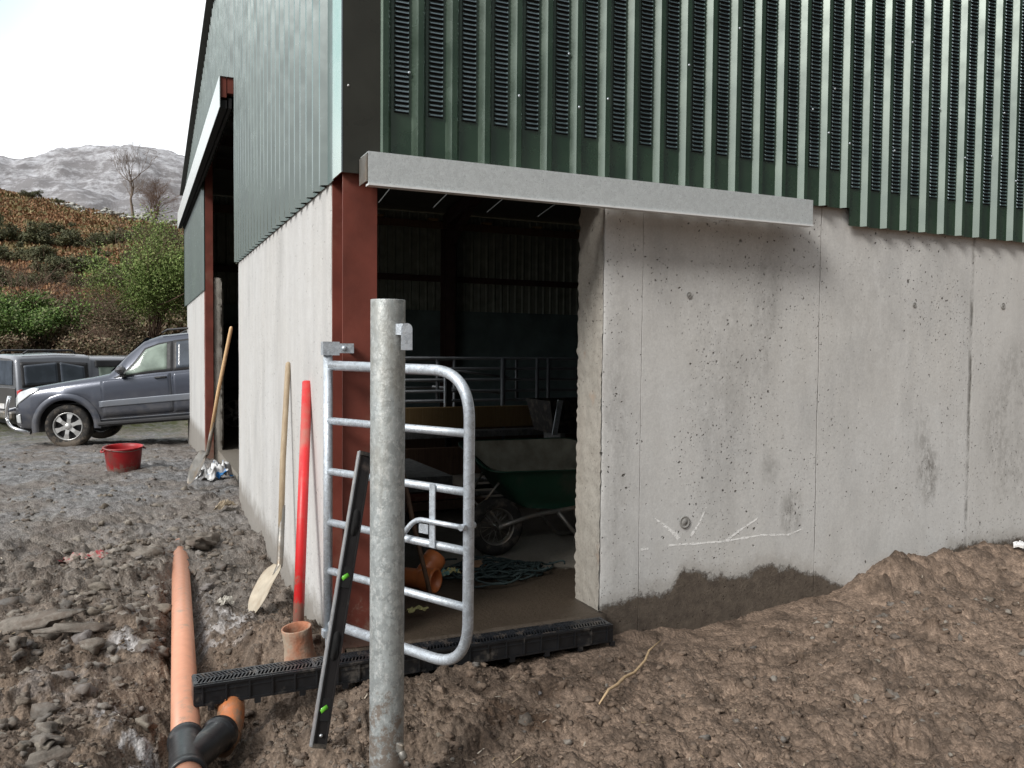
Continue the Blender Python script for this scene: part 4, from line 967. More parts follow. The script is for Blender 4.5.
# red pole, shovels, level
rb=Vector((.690,3.985,-.13)); rt_=Vector((.835,4.50,1.187))
rp=MB().tube([rb,rt_],.0265,24).build('red_pole',M['redp']); tag(rp,'bright red plastic pole leaning on the pale concrete wall','pole')
def shovel(top, joint, tip, face, hmat, bmat, label, bw=.115, bl=None):
    t=empty('shovel',tip); top,joint,tip,face=map(Vector,(top,joint,tip,face)); MI=Matrix.Translation(-tip)
    def q(o): o.parent=t; o.matrix_parent_inverse=MI; return o
    d=(top-joint).normalized(); side=d.cross(face).normalized()
    mid=(top+joint)/2+face*.008
    q(MB().tube([joint+d*.10,mid,top-d*.03,top-d*.008,top],[.0165,.0175,.0165,.014,.006],16).build('handle',M[hmat]))
    bd=(tip-joint).normalized(); bside=bd.cross(face).normalized()
    q(MB().tube([joint+d*.34,joint+d*.1,joint,joint+bd*.07],[.0175,.020,.018,.012],12).build('socket',M['steel']))
    L=(tip-joint).length; V=[];n1,n2=15,9; nf=bside.cross(bd).normalized()
    for off in (0,.0025):
        for i in range(n1):
            s=i/(n1-1); w=bw*(.30+.70*min(1,(s/.16))**.6)*(1-.0*s) if s<.55 else bw*(1-.92*((s-.55)/.45)**2.2)
            for j in range(n2):
                u=-1+2*j/(n2-1); V.append(joint+bd*(L*s)+bside*(w*u)+nf*(off+.022*(u*u)*(1-.4*s)+.014*math.sin(s*math.pi)))
    F=[]
    for k in (0,1):
        for i in range(n1-1):
            for j in range(n2-1):
                a=k*n1*n2+i*n2+j; F.append((a,a+1,a+n2+1,a+n2))
    q(MB().add(V,F,True).build('blade',M[bmat])); return tag(t,label,'shovel')
shovel((.835,5.11,1.287),(.742,4.84,.125),(.575,4.70,-.125),(-.93,-.30,.2),'wood_g','blade','shovel with a weathered grey brown handle and mud caked blade leaning beside the red pole',.105)
shovel((.80,8.02,1.575),(.62,8.46,.36),(.46,8.63,.05),(-.93,-.30,.3),'wood_o','steel','shovel with an orange ash handle leaning at the edge of the big door opening',.11)
lb=Vector((.605,3.045,-.115)); lt=Vector((.872,3.40,.93)); d=(lt-lb).normalized(); nrm=Vector((.12,-.95,.2)); nrm=(nrm-d*nrm.dot(d)).normalized(); sd_=d.cross(nrm).normalized()
Mx=Matrix(((sd_.x,nrm.x,d.x,lb.x),(sd_.y,nrm.y,d.y,lb.y),(sd_.z,nrm.z,d.z,lb.z),(0,0,0,1)))
lv=empty('spirit_level',tuple(lb)); tag(lv,'long black spirit level with green vials leaning against the gate','spirit level')
def lp(o,p=None):
    o.parent=p or lv; o.matrix_parent_inverse=Matrix.Translation(-lb) if p is None else Matrix(); return o
LL=(lt-lb).length; s0,s1=-.027,.027
mb=MB(); mb.box((s0,-.012,0),(s0+.006,.012,LL),Mx).box((s1-.006,-.012,0),(s1,.012,LL),Mx).box((s0+.006,-.005,0),(s1-.006,.005,LL),Mx); fr=lp(mb.build('frame',M['blk_alu']))
e1 = -1 if (Mx @ Vector((-1,0,0))-lb).dot(rt) < 0 else 1
ex=(s0-.005,s0) if e1<0 else (s1,s1+.005)
lp(MB().box((ex[0],-.0125,0),(ex[1],.0125,LL),Mx).build('silver_edge',M['alu']))
for z0 in (.0,LL-.012): lp(MB().box((s0+.001,-.0125,z0-.004),(s1-.001,.0125,z0+.012),Mx).build('end_cap',M['rubber']))
for zc_ in (.13,.62):
    h=lp(MB().box((s0+.007,-.009,zc_-.04),(s1-.007,.009,zc_+.04),Mx).build('vial_housing',M['dark']))
    lp(MB().tube([Mx@Vector((s0+.010,.0-.009*(1 if True else -1)*0,zc_-.008)),Mx@Vector((s1-.020,0,zc_+.012))],.0125,14).build('vial',M['vial']))
for zc_ in (.36,.84):
    ringm=MB(); 
    P=[];n=20
    for (a,b_) in ((.0005,.001),(.022,.055)):
        for yy in (.0065,-.0065):
            for k_ in range(n):
                th=2*math.pi*k_/n; P.append(Mx@Vector((a*math.cos(th)*.95,yy*1.2,zc_+b_*math.sin(th))))
    F=[]
    for k_ in range(n):
        j=(k_+1)%n; F+= [(k_,j,2*n+j,2*n+k_),(n+k_,n+j,3*n+j,3*n+k_),(2*n+k_,2*n+j,3*n+j,3*n+k_)]
    lp(ringm.add(P,F,True).build('hand_hole',M['dark']))
lp(MB().lathe([(.006,0),(.006,.014),(.0005,.015)],12,along(Mx@Vector((0,0,.04)),Mx@Vector((0,1,.04)))).build('rivet',M['alu']))
# ------------------------------------------------------------------ BUCKET
bx,by=-.14,10.75; bz=gz(bx,by)-.03
bk=empty('bucket',(bx,by,bz),(R(3),R(-2),.3)); tag(bk,'red rubber bucket with a rolled rim standing on the gravel yard','bucket')
MB().lathe([(.165,.0),(.172,.01),(.205,.30),(.212,.315),(.222,.325),(.224,.335),(.216,.342),(.204,.335),(.196,.30),(.160,.02),(.0005,.018)],36).build('body',M['bucket'],bk)
for s in (-1,1):
    o=MB().tube([(s*.212,-.05,.315),(s*.236,-.04,.30),(s*.242,0,.295),(s*.236,.04,.30),(s*.212,.05,.315)],.009,8).build('handle',M['bucket'],bk)
MB().tube([(.224*math.cos(t),.224*math.sin(t)*1.0-.012*math.sin(t),.338-.03*math.sin(t)**2) for t in np.linspace(-math.pi,0,16)],.004,6).build('bail',M['steel'],bk)
# ------------------------------------------------------------------ LITTER
def crumple(name, x, y, sx, sy, h, mat, label, cat, seed, rot=0, z=None, hole=False):
    n=34; u=np.linspace(-1,1,n); U,W=np.meshgrid(u,u,indexing='ij'); f=fbm(U*1.7+seed,W*1.7,3,seed); r=1+.25*fbm(U*2+seed,W*2+3,2,seed+9)
    X=U*sx*r; Y=W*sy*r; ca,sa=math.cos(rot),math.sin(rot); X,Y=x+X*ca-Y*sa,y+X*sa+Y*ca
    Z=ground_h(X.ravel(),Y.ravel()).reshape(n,n)*.5+gz(x,y)*.5+.03+(.5+.5*f)*h*1.6*np.clip(1.15-U*U*W*W-.5*(U*U+W*W),0,1)+.12*h*fbm(U*5,W*5,2,seed)
    o=npobj(name,np.stack([X.ravel()-x,Y.ravel()-y,Z.ravel()],1),gridfaces(n,n)[:,::-1],mat,smooth=True); o.location=(x,y,0); return tag(o,label,cat)
def twotone(name,a,b,sc_,th=.5):
    k=N(name); return k.pbr(k.mix(k.ramp(k.noise(sc_,3,.6),th-.02,th+.02),a,b),.5,0,None,.4)
crumple('feed_bag',.76,9.25,.17,.11,.13,twotone('bag_blue_white',(.62,.63,.63),(.04,.22,.52),5,.56),'crumpled blue and white plastic sack beside the far shovel','plastic bag',3,.6)
crumple('torn_wrapper',-.33,6.3,.13,.12,.045,twotone('wrapper',(.26,.20,.17),(.30,.04,.045),14,.53),'torn red and brown plastic wrapper caught on the stones left of the pipe','litter',5,.4)
crumple('rag',.46,5.0,.045,.025,.03,simple('rag',(.45,.43,.38),.9,0,.2,20),'small pale rag on the soil between the pipe and the wall','litter',8,.4)
crumple('plastic_scrap',5.34,3.58,.05,.035,.02,M['white'],'white scrap of plastic on top of the spoil heap at the right edge','litter',11,.4)
crumple('plastic_scrap',.70,7.6,.12,.03,.05,simple('cement_bag',(.40,.33,.24),.8,0,.2,9),'pale brown scrap of paper sack at the foot of the far end of the wall','litter',13,.8)
pts=[(1.72,2.90),(1.80,2.96),(1.88,3.02),(1.98,3.12),(2.07,3.18),(2.18,3.26),(2.25,3.33),(2.36,3.39)]
r_=MB().tube([(x,y,gz(x,y)*.4-.035+.02*math.sin(i*1.1)) for i,(x,y) in enumerate(pts)],[.003,.006,.007,.0075,.0065,.006,.005,.0025],8).build('root',M['rope']); tag(r_,'thin pale root lying on the mud in the right foreground','root')
# ------------------------------------------------------------------ WHEELBARROW
wb=empty('wheelbarrow',(2.5,5.2,0)); tag(wb,'green wheelbarrow with mortar inside parked on the floor just inside the doorway','wheelbarrow')
def wp(o): o.parent=wb; o.matrix_parent_inverse=Matrix.Translation((-2.5,-5.2,0)); return o
cy=5.20
def ring(z,x0,x1,w0,w1,r):
    out=[]; 
    cs=[(x0,-w0),(x1,-w1),(x1,w1),(x0,w0)]
    return [Vector((x,cy+y,z)) for x,y in cs]
def rrect(x0,x1,w0,w1,z0,z1,r,n=6):
    """rounded trapezoid ring; front width w0, rear width w1, z along x"""
    cs=[(x0,-w0),(x1,-w1),(x1,w1),(x0,w0)]; out=[]
    for i in range(4):
        p=Vector((*cs[i],0)); a=(Vector((*cs[i-1],0))-p).normalized(); b=(Vector((*cs[(i+1)%4],0))-p).normalized()
        for k_ in range(n+1):
            t=k_/n; q=(p+a*r)*(1-t)**2+p*2*t*(1-t)+(p+b*r)*t*t; zq=z0+(z1-z0)*(q.x-x0)/(x1-x0); out.append((q.x,cy+q.y,zq+(q.y*.20-.02)*max(0,(zq-.25))/.4))
    return out
rings=[rrect(2.40,2.86,.15,.20,.31,.27,.06),rrect(2.30,2.92,.20,.24,.38,.36,.07),rrect(2.14,2.99,.29,.32,.60,.60,.10),rrect(2.08,3.02,.31,.34,.675,.66,.11),rrect(2.055,3.04,.325,.355,.68,.665,.12),rrect(2.055,3.04,.325,.355,.672,.657,.12)]
inner=[[(x,y,z+.004) for x,y,z in rrect(2.09,3.01,.30,.33,.675,.66,.10)],[(x,y,z+.004) for x,y,z in rrect(2.31,2.91,.19,.23,.385,.365,.07)],[(x,y,z+.004) for x,y,z in rrect(2.41,2.85,.14,.19,.315,.275,.06)]]
def loft(rs,cap=True):
    n=len(rs[0]); mb=MB(); V=[p for r in rs for p in r]; F=[]
    for i in range(len(rs)-1):
        for k_ in range(n): F.append((i*n+k_,i*n+(k_+1)%n,(i+1)*n+(k_+1)%n,(i+1)*n+k_))
    if cap: F.append(tuple(range(n)))
    return mb.add(V,F,True)
wp(loft(rings).build('tray',M['green_p']))
k_in=loft(inner,False); n=len(inner[0]); k_in.f.append(tuple(range(2*n,3*n))); k_in.sm.append(False)
wp(k_in.build('tray_inside',M['mortar']))
c_=Vector((2.182,5.06,.195))
tyre=wp(MB().lathe([(.125,-.030),(.155,-.042),(.180,-.036),(.194,-.016),(.197,0),(.194,.016),(.180,.036),(.155,.042),(.125,.030)],40,Matrix.Translation(c_)@Matrix.Rotation(R(90),4,'X')@Matrix.Rotation(0,4,'Z')).build('tyre',M['rubber']))
mb=MB(); Mw=Matrix.Translation(c_)@Matrix.Rotation(R(90),4,'X'); mb.lathe([(.128,-.030),(.120,-.026),(.112,-.012),(.112,.012),(.120,.026),(.128,.030)],40,Mw).lathe([(.018,-.035),(.018,.035)],12,Mw)
for i in range(18):
    t=2*math.pi*i/18; t2=t+.35*(1 if i%2 else -1); mb.tube([Mw@Vector((.016*math.cos(t2),.016*math.sin(t2),.02*(1 if i%2 else -1))),Mw@Vector((.114*math.cos(t),.114*math.sin(t),0))],.002,5)
wp(mb.build('wheel_rim',M['steel']))
mb=MB()
for s in (-1,1):
    yo=cy+s*.22 if s>0 else cy-.22
    mb.tube(fillet([(2.17,c_.y+s*.07,.20),(2.45,cy+s*.17,.255),(2.9,cy+s*.22,.31),(3.6,cy+s*.28,.62)],.08,5),.0155,10)
    mb.tube(fillet([(2.62,cy+s*.20,.27),(2.74,cy+s*.23,.12),(2.84,cy+s*.24,.012),(3.0,cy+s*.24,.012)],.04,5),.0145,10)
    mb.tube([(2.2,c_.y+s*.075,.20),(2.10,cy+s*.13,.36),(2.22,cy+s*.17,.52)],.009,8)
mb.tube([(2.182,c_.y-.08,.195),(2.182,c_.y+.08,.195)],.009,10)
wp(mb.build('frame',M['steel']))
for s in (-1,1): wp(MB().tube([(3.48,cy+s*.27,.565),(3.62,cy+s*.282,.63)],.020,12).build('grip',M['rubber']))
# ------------------------------------------------------------------ THINGS ON THE FLOOR INSIDE
def fitting():
    t=empty('pipe_fitting',(1.50,4.48,.06)); MI=Matrix.Translation((-1.5,-4.48,-.06))
    a=Vector((1.33,4.62,.062)); b=Vector((1.555,4.36,.066)); 
    o=MB().lathe([(.050,0),(.055,0),(.055,.20),(.058,.21),(.064,.225),(.068,.235),(.068,.29),(.070,.295),(.070,.305),(.064,.31),(.0555,.305),(.052,.22),(.050,.01)],32,along(a,b)).build('barrel',M['orange2']); o.parent=t;o.matrix_parent_inverse=MI
    c=Vector((1.47,4.47,.064)); e=Vector((1.62,4.56,.20)); o=MB().lathe([(.054,0),(.055,.09),(.060,.10),(.066,.11),(.066,.16),(.062,.165),(.054,.16),(.05,.02)],32,along(c,e)).build('branch',M['orange2']); o.parent=t;o.matrix_parent_inverse=MI
    return tag(t,'orange brown plastic branch pipe fitting lying on the wet floor inside the doorway','pipe fitting')
fitting()
o=MB().tube([(1.44,4.20,.02),(1.40,4.42,.42),(1.37,4.60,.80)],[.012,.014,.013],10).build('iron_bar',M['wood_d']); tag(o,'rusty bar propped up in front of the orange fitting','bar')
rn=np.random.default_rng(44); mb=MB()
for i in range(34):
    a=rn.uniform(0,6.28); c=Vector((1.98+rn.normal(0,.10),4.60+rn.normal(0,.09),.012+.028*rn.random())); rr=rn.uniform(.06,.20); ph=rn.uniform(0,6.28)
    mb.tube([c+Vector((rr*math.cos(ph+t)*(1+.25*math.sin(2*t+i)),rr*.8*math.sin(ph+t),.012*math.sin(3*t+i)+.018*math.exp(-rr*8))) for t in np.linspace(0,rn.uniform(3,5.6),18)],.0065,6)
o=mb.build('rope_coil',M['net']); tag(o,'tangled dark green netting rope lying behind the gate','rope')
def wad(name,x,y,s,mat,label,cat,seed):
    V,F=SVh[seed%5]; o=npobj(name,V*s,F,mat); o.location=(x,y,s*.3); return tag(o,label,cat)
wad('soil_lump',1.90,4.72,.07,simple('lump',(.20,.12,.07),.9,0,.3,20,.004),'brown lump of fibrous muck beside the netting rope','soil',1)
crumple('yellow_scrap',1.70,4.62,.06,.03,.03,twotone('yellow_scrap',(.5,.45,.2),(.15,.3,.28),20),'small yellow and green scrap beside the orange fitting','litter',21).location=(1.70,4.62,.20)
crumple('weed_sprig',1.30,4.02,.05,.02,.02,simple('sprig',(.35,.33,.14),.8,0,.2,20),'pale sprig of straw on the wet floor behind the drainage channel','litter',22).location=(1.30,4.02,.20)
wad('stone',2.86,4.98,.085,M['stone'],'grey lump of rubble beside the end of the wall inside the doorway','stone',2)
# feed barrier across the shed
fb=empty('feed_barrier',(7,9,0)); tag(fb,'galvanised tubular feed barrier running across the dark inside of the shed','barrier')
def fp(o,p=fb): o.parent=p; o.matrix_parent_inverse=Matrix.Translation((-7,-9,0)); return o
M['galv_in']=simple('galvanised_inside',(.10,.11,.12),.5,.2,.15,8)  # galvanised steel with the dimness of the interior put into its colour
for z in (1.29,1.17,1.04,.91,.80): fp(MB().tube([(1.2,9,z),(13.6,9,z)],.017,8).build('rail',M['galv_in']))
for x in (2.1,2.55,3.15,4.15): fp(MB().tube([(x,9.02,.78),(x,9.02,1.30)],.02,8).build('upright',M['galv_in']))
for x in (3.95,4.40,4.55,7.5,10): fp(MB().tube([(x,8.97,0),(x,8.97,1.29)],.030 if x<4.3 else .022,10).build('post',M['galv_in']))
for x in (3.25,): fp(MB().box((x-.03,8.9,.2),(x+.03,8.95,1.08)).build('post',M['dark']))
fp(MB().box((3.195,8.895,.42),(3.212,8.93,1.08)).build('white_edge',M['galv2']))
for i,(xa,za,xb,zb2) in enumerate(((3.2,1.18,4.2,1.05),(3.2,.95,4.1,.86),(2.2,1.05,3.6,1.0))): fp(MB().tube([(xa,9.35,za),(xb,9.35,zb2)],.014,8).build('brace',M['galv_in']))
tb=empty('timber_board',(3,8.8,.6)); tag(tb,'thick yellow timber board along the foot of the feed barrier','board')
o=MB().box((1.3,8.78,.50),(4.25,8.86,.74),None,.006).box((1.3,8.775,.515),(4.25,8.779,.52)).build('plank',M['wood_y']); o.parent=tb;o.matrix_parent_inverse=Matrix.Translation((-3,-8.8,-.6))
o=MB().box((1.3,8.70,.40),(6,8.9,.47)).build('ledge',M['galvd']); o.parent=tb;o.matrix_parent_inverse=Matrix.Translation((-3,-8.8,-.6))
o=MB().box((1.3,8.95,0),(13.6,9.12,.49)).box((1.3,8.62,0),(13.6,8.70,.30)).build('stub_wall',M['wood_d']); tag(o,'low dark wall below the timber board inside the shed','wall')
# stacked sheets, trough, folded gates behind the barrow
st=empty('sheet_stack',(2.3,7.2,0)); tag(st,'low stack of sheets with a red edge on the floor behind the gate','stack of sheets')
for i,(z0,z1,m,nm) in enumerate(((.02,.10,'wood_d','pallet'),(.10,.17,'red_ox','sheet'),(.17,.30,'galvd','sheet'))):
    o=MB().box((1.5,6.6+.03*i,z0),(2.75-.14*i,7.9,z1-.002),None,.004).build(nm,M[m]); o.parent=st;o.matrix_parent_inverse=Matrix.Translation((-2.3,-7.2,0))
o=MB().box((1.75,6.9,.302),(1.98,7.15,.42),None,.008).build('blue_box',M['blue']); tag(o,'small blue box on top of the stacked sheets','box')
tr=empty('feed_trough',(4.86,8.1,0)); tag(tr,'dark trough with a bright metal end standing behind the wheelbarrow','trough')
V=[];F=[]
prof=[(-.30,.85),(-.24,.50),(.24,.50),(.30,.85),(.28,.85),(.22,.53),(-.22,.53),(-.28,.85)]
for x in (-.8,.9): V += [(x+(.12 if z>.8 else .0)*(-1 if x<0 else 1)*0+(.08 if z>.8 else 0)*(-1)**(x>0)*-1,y,z) for y,z in prof]
F=[(i,(i+1)%8,8+(i+1)%8,8+i) for i in range(8)]+[(0,1,2,3),(11,10,9,8)]
MB().add(V,F).build('tub',M['rubber'],tr)
MB().bar((-.83,-.31,.49),(-.76,-.31,.86),.012,.06).build('end_plate',M['galv2'],tr)
MB().box((-.7,-.2,0),(-.64,.2,.5)).build('leg',M['galvd'],tr); MB().box((.7,-.2,0),(.76,.2,.5)).build('leg',M['galvd'],tr)
M['fold']=M['galvd']
fg=empty('stacked_gate',(4,6.9,0)); tag(fg,'galvanised gates laid flat in a low pile behind the wheelbarrow','gate')
for i in range(5):
    o=MB().tube([(2.4+.1*i,6.7+.03*i,.06+.055*i),(5.6,6.75+.03*i,.06+.055*i)],.02,8).build('rail',M['galvd'] if i%2 else M['dark']); o.parent=fg;o.matrix_parent_inverse=Matrix.Translation((-4,-6.9,0))
# gate seen through the big side opening
sg=empty('inner_gate',(1.6,10.6,0)); tag(sg,'galvanised tubular gate just inside the big side opening','gate')
for z in (.25,.45,.65,.85,1.05,1.25):
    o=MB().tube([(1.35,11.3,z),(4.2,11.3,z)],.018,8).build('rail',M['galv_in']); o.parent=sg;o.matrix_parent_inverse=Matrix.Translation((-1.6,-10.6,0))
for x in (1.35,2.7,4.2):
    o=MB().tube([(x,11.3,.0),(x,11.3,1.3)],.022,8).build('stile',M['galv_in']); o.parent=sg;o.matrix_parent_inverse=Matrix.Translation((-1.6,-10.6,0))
# ------------------------------------------------------------------ VEHICLES
def car_paint(name,c,rough=.3,dirt=(.16,.15,.14)):
    k=N(name); col=k.mix(k.ramp(k.noise(2,5,.6),.35,.7),c,tuple(x*1.15 for x in c)); P=k.xyz()
    lo=k.math('MULTIPLY',k.ramp(P[2],.95,.35,0,.8),k.ramp(k.noise(6,6,.7),.3,.7)); col=k.mix(lo,col,dirt)
    o=k.pbr(col,k.ramp(lo,0,.6,rough,.7),.35,None,.5,Coat_Weight=.6,Coat_Roughness=.08); return o
M['paint1']=car_paint('grey_blue_paint',(.042,.050,.072)); M['paint1b']=car_paint('grey_blue_moulding',(.17,.19,.225),.35)
M['paint2']=car_paint('dark_grey_paint',(.10,.10,.105)); M['paint2b']=car_paint('bluish_paint',(.17,.18,.20))
def glass(name,c,refl=.35):
    k=N(name); d=k.n('ShaderNodeBsdfDiffuse'); k.set(d.inputs[0],k.mix(k.ramp(k.noise(2.5,4),.4,.6),c,tuple(min(1,x*1.6) for x in c))); g=k.n('ShaderNodeBsdfAnisotropic'); g.inputs['Roughness'].default_value=.08; m=k.n('ShaderNodeMixShader'); m.inputs[0].default_value=refl
    k.t.links.new(d.outputs[0],m.inputs[1]);k.t.links.new(g.outputs[0],m.inputs[2]);k.t.links.new(m.outputs[0],k.out.inputs[0]); return k.m
M['glass']=glass('car_glass',(.17,.21,.18),.035); M['glassd']=glass('dark_glass',(.05,.06,.075),.05); M['lamp']=glass('headlamp_glass',(.45,.47,.48),.3)  # car_glass carries a pale window reflection in its diffuse colour
M['tail']=simple('tail_lamp',(.45,.02,.02),.2,0,.1,5,0,.6); M['trim']=simple('black_trim',(.025,.025,.027),.5,0,.2,6); M['alloy']=simple('alloy',(.55,.55,.54),.3,.6,.1,6); M['chrome']=simple('chrome',(.75,.76,.78),.12,1.,.05,4)
class Vehicle:
    def __init__(s,name,label,cat,loc,rot,stations,arches,W=1.0):
        s.o=empty(name,loc); s.o.rotation_euler=rot; tag(s.o,label,cat); s.st=np.array(stations,float); s.ar=arches
    def sec(s,x):
        st=s.st; g=lambda i: float(np.interp(x,st[:,0],st[:,i])); zb,zm,y,zt,yt=g(1),g(2),g(3),g(4),g(5)
        for (xc,zc,r) in s.ar:
            if abs(x-xc) < r: zb=max(zb,zc+math.sqrt(r*r-(x-xc)**2))
        zb=min(zb,zm-.12)
        return [(y*.94,zb),(y*.985,zb+.06*min(1,(zm-zb))),(y,zb+(zm-zb)*.45),(y*.995,zm-.10),(y*.965,zm),(yt+.04+.0*y,zt-.10*min(1,(zt-zm)/.3)),(yt-.02,zt-.03*min(1,(zt-zm)/.2)),(yt*.7,zt+.0),(0,zt+.02)]
    def body(s,mat,parent=None,name='body'):
        xs=np.unique(np.round(np.concatenate([s.st[:,0],np.arange(s.st[0,0],s.st[-1,0],.06)]+[np.linspace(a-r,a+r,28) for a,_,r in s.ar]),4))
        V=[];F=[];n=17
        for x in xs:
            h=s.sec(x); V += [(x,-y,z) for y,z in h]+[(x,y,z) for y,z in reversed(h[:-1])]
        for i in range(len(xs)-1):
            for k in range(n-1): F.append((i*n+k,(i+1)*n+k,(i+1)*n+k+1,i*n+k+1))
        F.append(tuple(range(n))); F.append(tuple((len(xs)-1)*n+k for k in reversed(range(n))))
        mb=MB().add(V,F,True); mb.sm[-1]=mb.sm[-2]=False
        b=mb.build(name,mat,s.o); x0,x1=xs[0],xs[-1]
        MB().box((x0+.15,-.70,.30),(x1-.15,.70,.75)).build('chassis',M['trim'],s.o); return b
    def pt(s,x,u,off=0,side=-1):
        h=s.sec(x); i=min(int(u),7); f=u-i; (a,b),(c,d)=h[i],h[i+1]; y=a+(c-a)*f; z=b+(d-b)*f
        n=Vector((0,(d-b),-(c-a))); n.normalize(); return Vector((x,side*(y+n.y*off),z+n.z*off))
    def patch(s,name,mat,poly,off,parent=None,side=-1,n=8,thick=.004):
        """poly: list of (x,u_bottom,u_top) columns"""
        V=[];m=n+1
        P=[]
        for i in range(len(poly)-1):
            a=poly[i];b=poly[i+1]; k=max(2,int(abs(b[0]-a[0])/.06)+1)
            for t in np.linspace(0,1,k,endpoint=False): P.append(tuple(a[j]*(1-t)+b[j]*t for j in range(3)))
        P.append(poly[-1])
        for x,u0,u1 in P:
            for j in range(m): V.append(s.pt(x,u0+(u1-u0)*j/n,off,side))
        for x,u0,u1 in P:
            for j in range(m): V.append(s.pt(x,u0+(u1-u0)*j/n,off-thick-.004,side))
        F=[];c=len(P);T=c*m
        for i in range(c-1):
            for j in range(n): F.append((i*m+j,(i+1)*m+j,(i+1)*m+j+1,i*m+j+1))
            F.append((i*m,T+i*m,T+(i+1)*m,(i+1)*m)); F.append((i*m+n,(i+1)*m+n,T+(i+1)*m+n,T+i*m+n))
        for j in range(n): F.append((j,j+1,T+j+1,T+j)); q=(c-1)*m; F.append((q+j,T+q+j,T+q+j+1,q+j+1))
        mb=MB().add(V,F,True); return mb.build(name,mat,parent or s.o)
    def wheel(s,x,z,r,y,side=-1,spokes=6):
        w=empty('wheel',(x,side*y,z)); w.parent=s.o; Mw=Matrix.Rotation(R(90)*(-side),4,'X')
        Mw=Matrix.Rotation(R(90),4,'X') if side<0 else Matrix.Rotation(R(-90),4,'X')
        ri=r*.66
        t=MB().lathe([(ri,-.11),(r*.9,-.12),(r,-.09),(r*1.0,.07),(r*.97,.105),(r*.85,.118),(ri+.01,.105),(ri,.09)],40,Mw).build('tyre',M['rubber'],w)
        mb=MB().lathe([(ri,-.1),(ri,.085),(ri*.94,.10),(ri*.90,.085),(ri*.88,.02)],40,Mw)
        for k in range(spokes):
            a=2*math.pi*k/spokes+.3; ca,sa=math.cos(a),math.sin(a); P=[]
            for rr,wd,zz in ((.03,.035,.075),(ri*.55,.030,.085),(ri*.92,.052,.075)):
                for e in (-1,1): P.append(Mw@Vector((rr*ca-e*wd*sa,rr*sa+e*wd*ca,zz)))
            P+= [p-(Mw@Vector((0,0,.02))-Mw@Vector((0,0,0))) for p in P]
            mb.add(P,[(0,2,3,1),(2,4,5,3),(0,6,8,2),(2,8,10,4),(1,3,9,7),(3,5,11,9)])
        mb.lathe([(.055,.07),(.055,.09),(.045,.10),(.0005,.102)],16,Mw)
        mb.build('rim',M['alloy'],w); MB().lathe([(ri*.9,.0),(.001,.0)],24,Mw).build('brake',M['trim'],w); return w
# stations: x, z bottom, z belt, half width, z top, half width at the top
suv=[(0,.50,.72,.62,.86,.58),(.04,.42,.80,.76,.95,.70),(.14,.38,.90,.87,1.03,.76),(.35,.36,.98,.915,1.08,.80),(.9,.40,1.04,.935,1.14,.82),(1.35,.40,1.09,.935,1.18,.80),(1.62,.40,1.12,.935,1.23,.76),(1.9,.40,1.13,.935,1.53,.70),(2.2,.40,1.14,.935,1.76,.66),(2.45,.40,1.15,.935,1.83,.65),(3.2,.40,1.17,.935,1.87,.65),(4.2,.42,1.19,.925,1.85,.64),(4.62,.45,1.20,.91,1.76,.62),(4.74,.50,1.20,.88,1.25,.60),(4.78,.55,1.1,.85,1.18,.6)]
yawc=R(-16.4); gx_,gy_=-1.90,17.25
V1=Vehicle('parked_car','blue grey four wheel drive car parked facing left beside the far end of the shed','car',(-1.66,17.18,-.40),(0,R(-4.5),yawc),suv,[(.90,.37,.46),(3.69,.37,.46)])
V1.body(M['paint1'])
for sd_2 in (-1,1):
    V1.wheel(.90,.36,.375,.80,sd_2); V1.wheel(3.69,.36,.375,.80,sd_2)
V1.patch('door',M['paint1'],[(1.50,1.1,3.95),(2.66,1.1,3.95)],.010); V1.patch('door',M['paint1'],[(2.685,1.1,3.95),(3.25,1.1,3.95),(3.6,2.1,3.95)],.010)
V1.patch('side_moulding',M['paint1b'],[(1.46,1.75,2.12),(3.25,1.75,2.12)],.022); V1.patch('side_moulding',M['paint1b'],[(4.2,1.75,2.12),(4.7,1.75,2.12)],.022)
V1.patch('window_frame',M['trim'],[(1.72,4.05,4.10),(2.22,4.05,4.90),(2.70,4.05,4.95)],.007)
V1.patch('window',M['glass'],[(1.86,4.12,4.16),(2.25,4.12,4.84),(2.60,4.12,4.90)],.012)
V1.patch('window',M['glassd'],[(2.76,4.12,4.90),(3.55,4.12,4.92)],.012); V1.patch('window_frame',M['trim'],[(2.70,4.05,4.96),(3.6,4.05,4.97)],.007)
V1.patch('window',M['glassd'],[(3.75,4.15,4.9),(4.45,4.15,4.85)],.012)
hd=V1.pt(2.50,3.35,.02); MB().tube([hd+Vector((-.09,.01,0)),hd+Vector((-.08,-.03,.0)),hd+Vector((.08,-.03,.0)),hd+Vector((.09,.01,0))],.016,8).build('door_handle',M['trim'],V1.o)
hd=V1.pt(3.30,3.35,.02); MB().tube([hd+Vector((-.09,.01,0)),hd+Vector((-.08,-.03,.0)),hd+Vector((.08,-.03,.0)),hd+Vector((.09,.01,0))],.016,8).build('door_handle',M['trim'],V1.o)
mr_=V1.pt(1.88,4.1,.02)
V,F=stone_variants(1,3,0)[0]; o=npobj('wing_mirror',V*np.array([.08,.13,.115]),F,M['paint1'],V1.o); o.location=mr_+Vector((.0,-.12,.10))
MB().box(tuple(mr_+Vector((-.03,-.1,-.03))),tuple(mr_+Vector((.05,.05,.03)))).build('mirror_arm',M['trim'],V1.o)
for side in (-1,1):
    V1.patch('headlamp',M['lamp'],[(.03,3.2,4.6),(.16,3.15,5.2),(.36,3.7,5.1),(.48,4.2,4.8)],.014,side=side)
    V1.patch('fog_lamp',M['lamp'],[(.05,1.3,2.1),(.16,1.3,2.1)],.012,side=side)
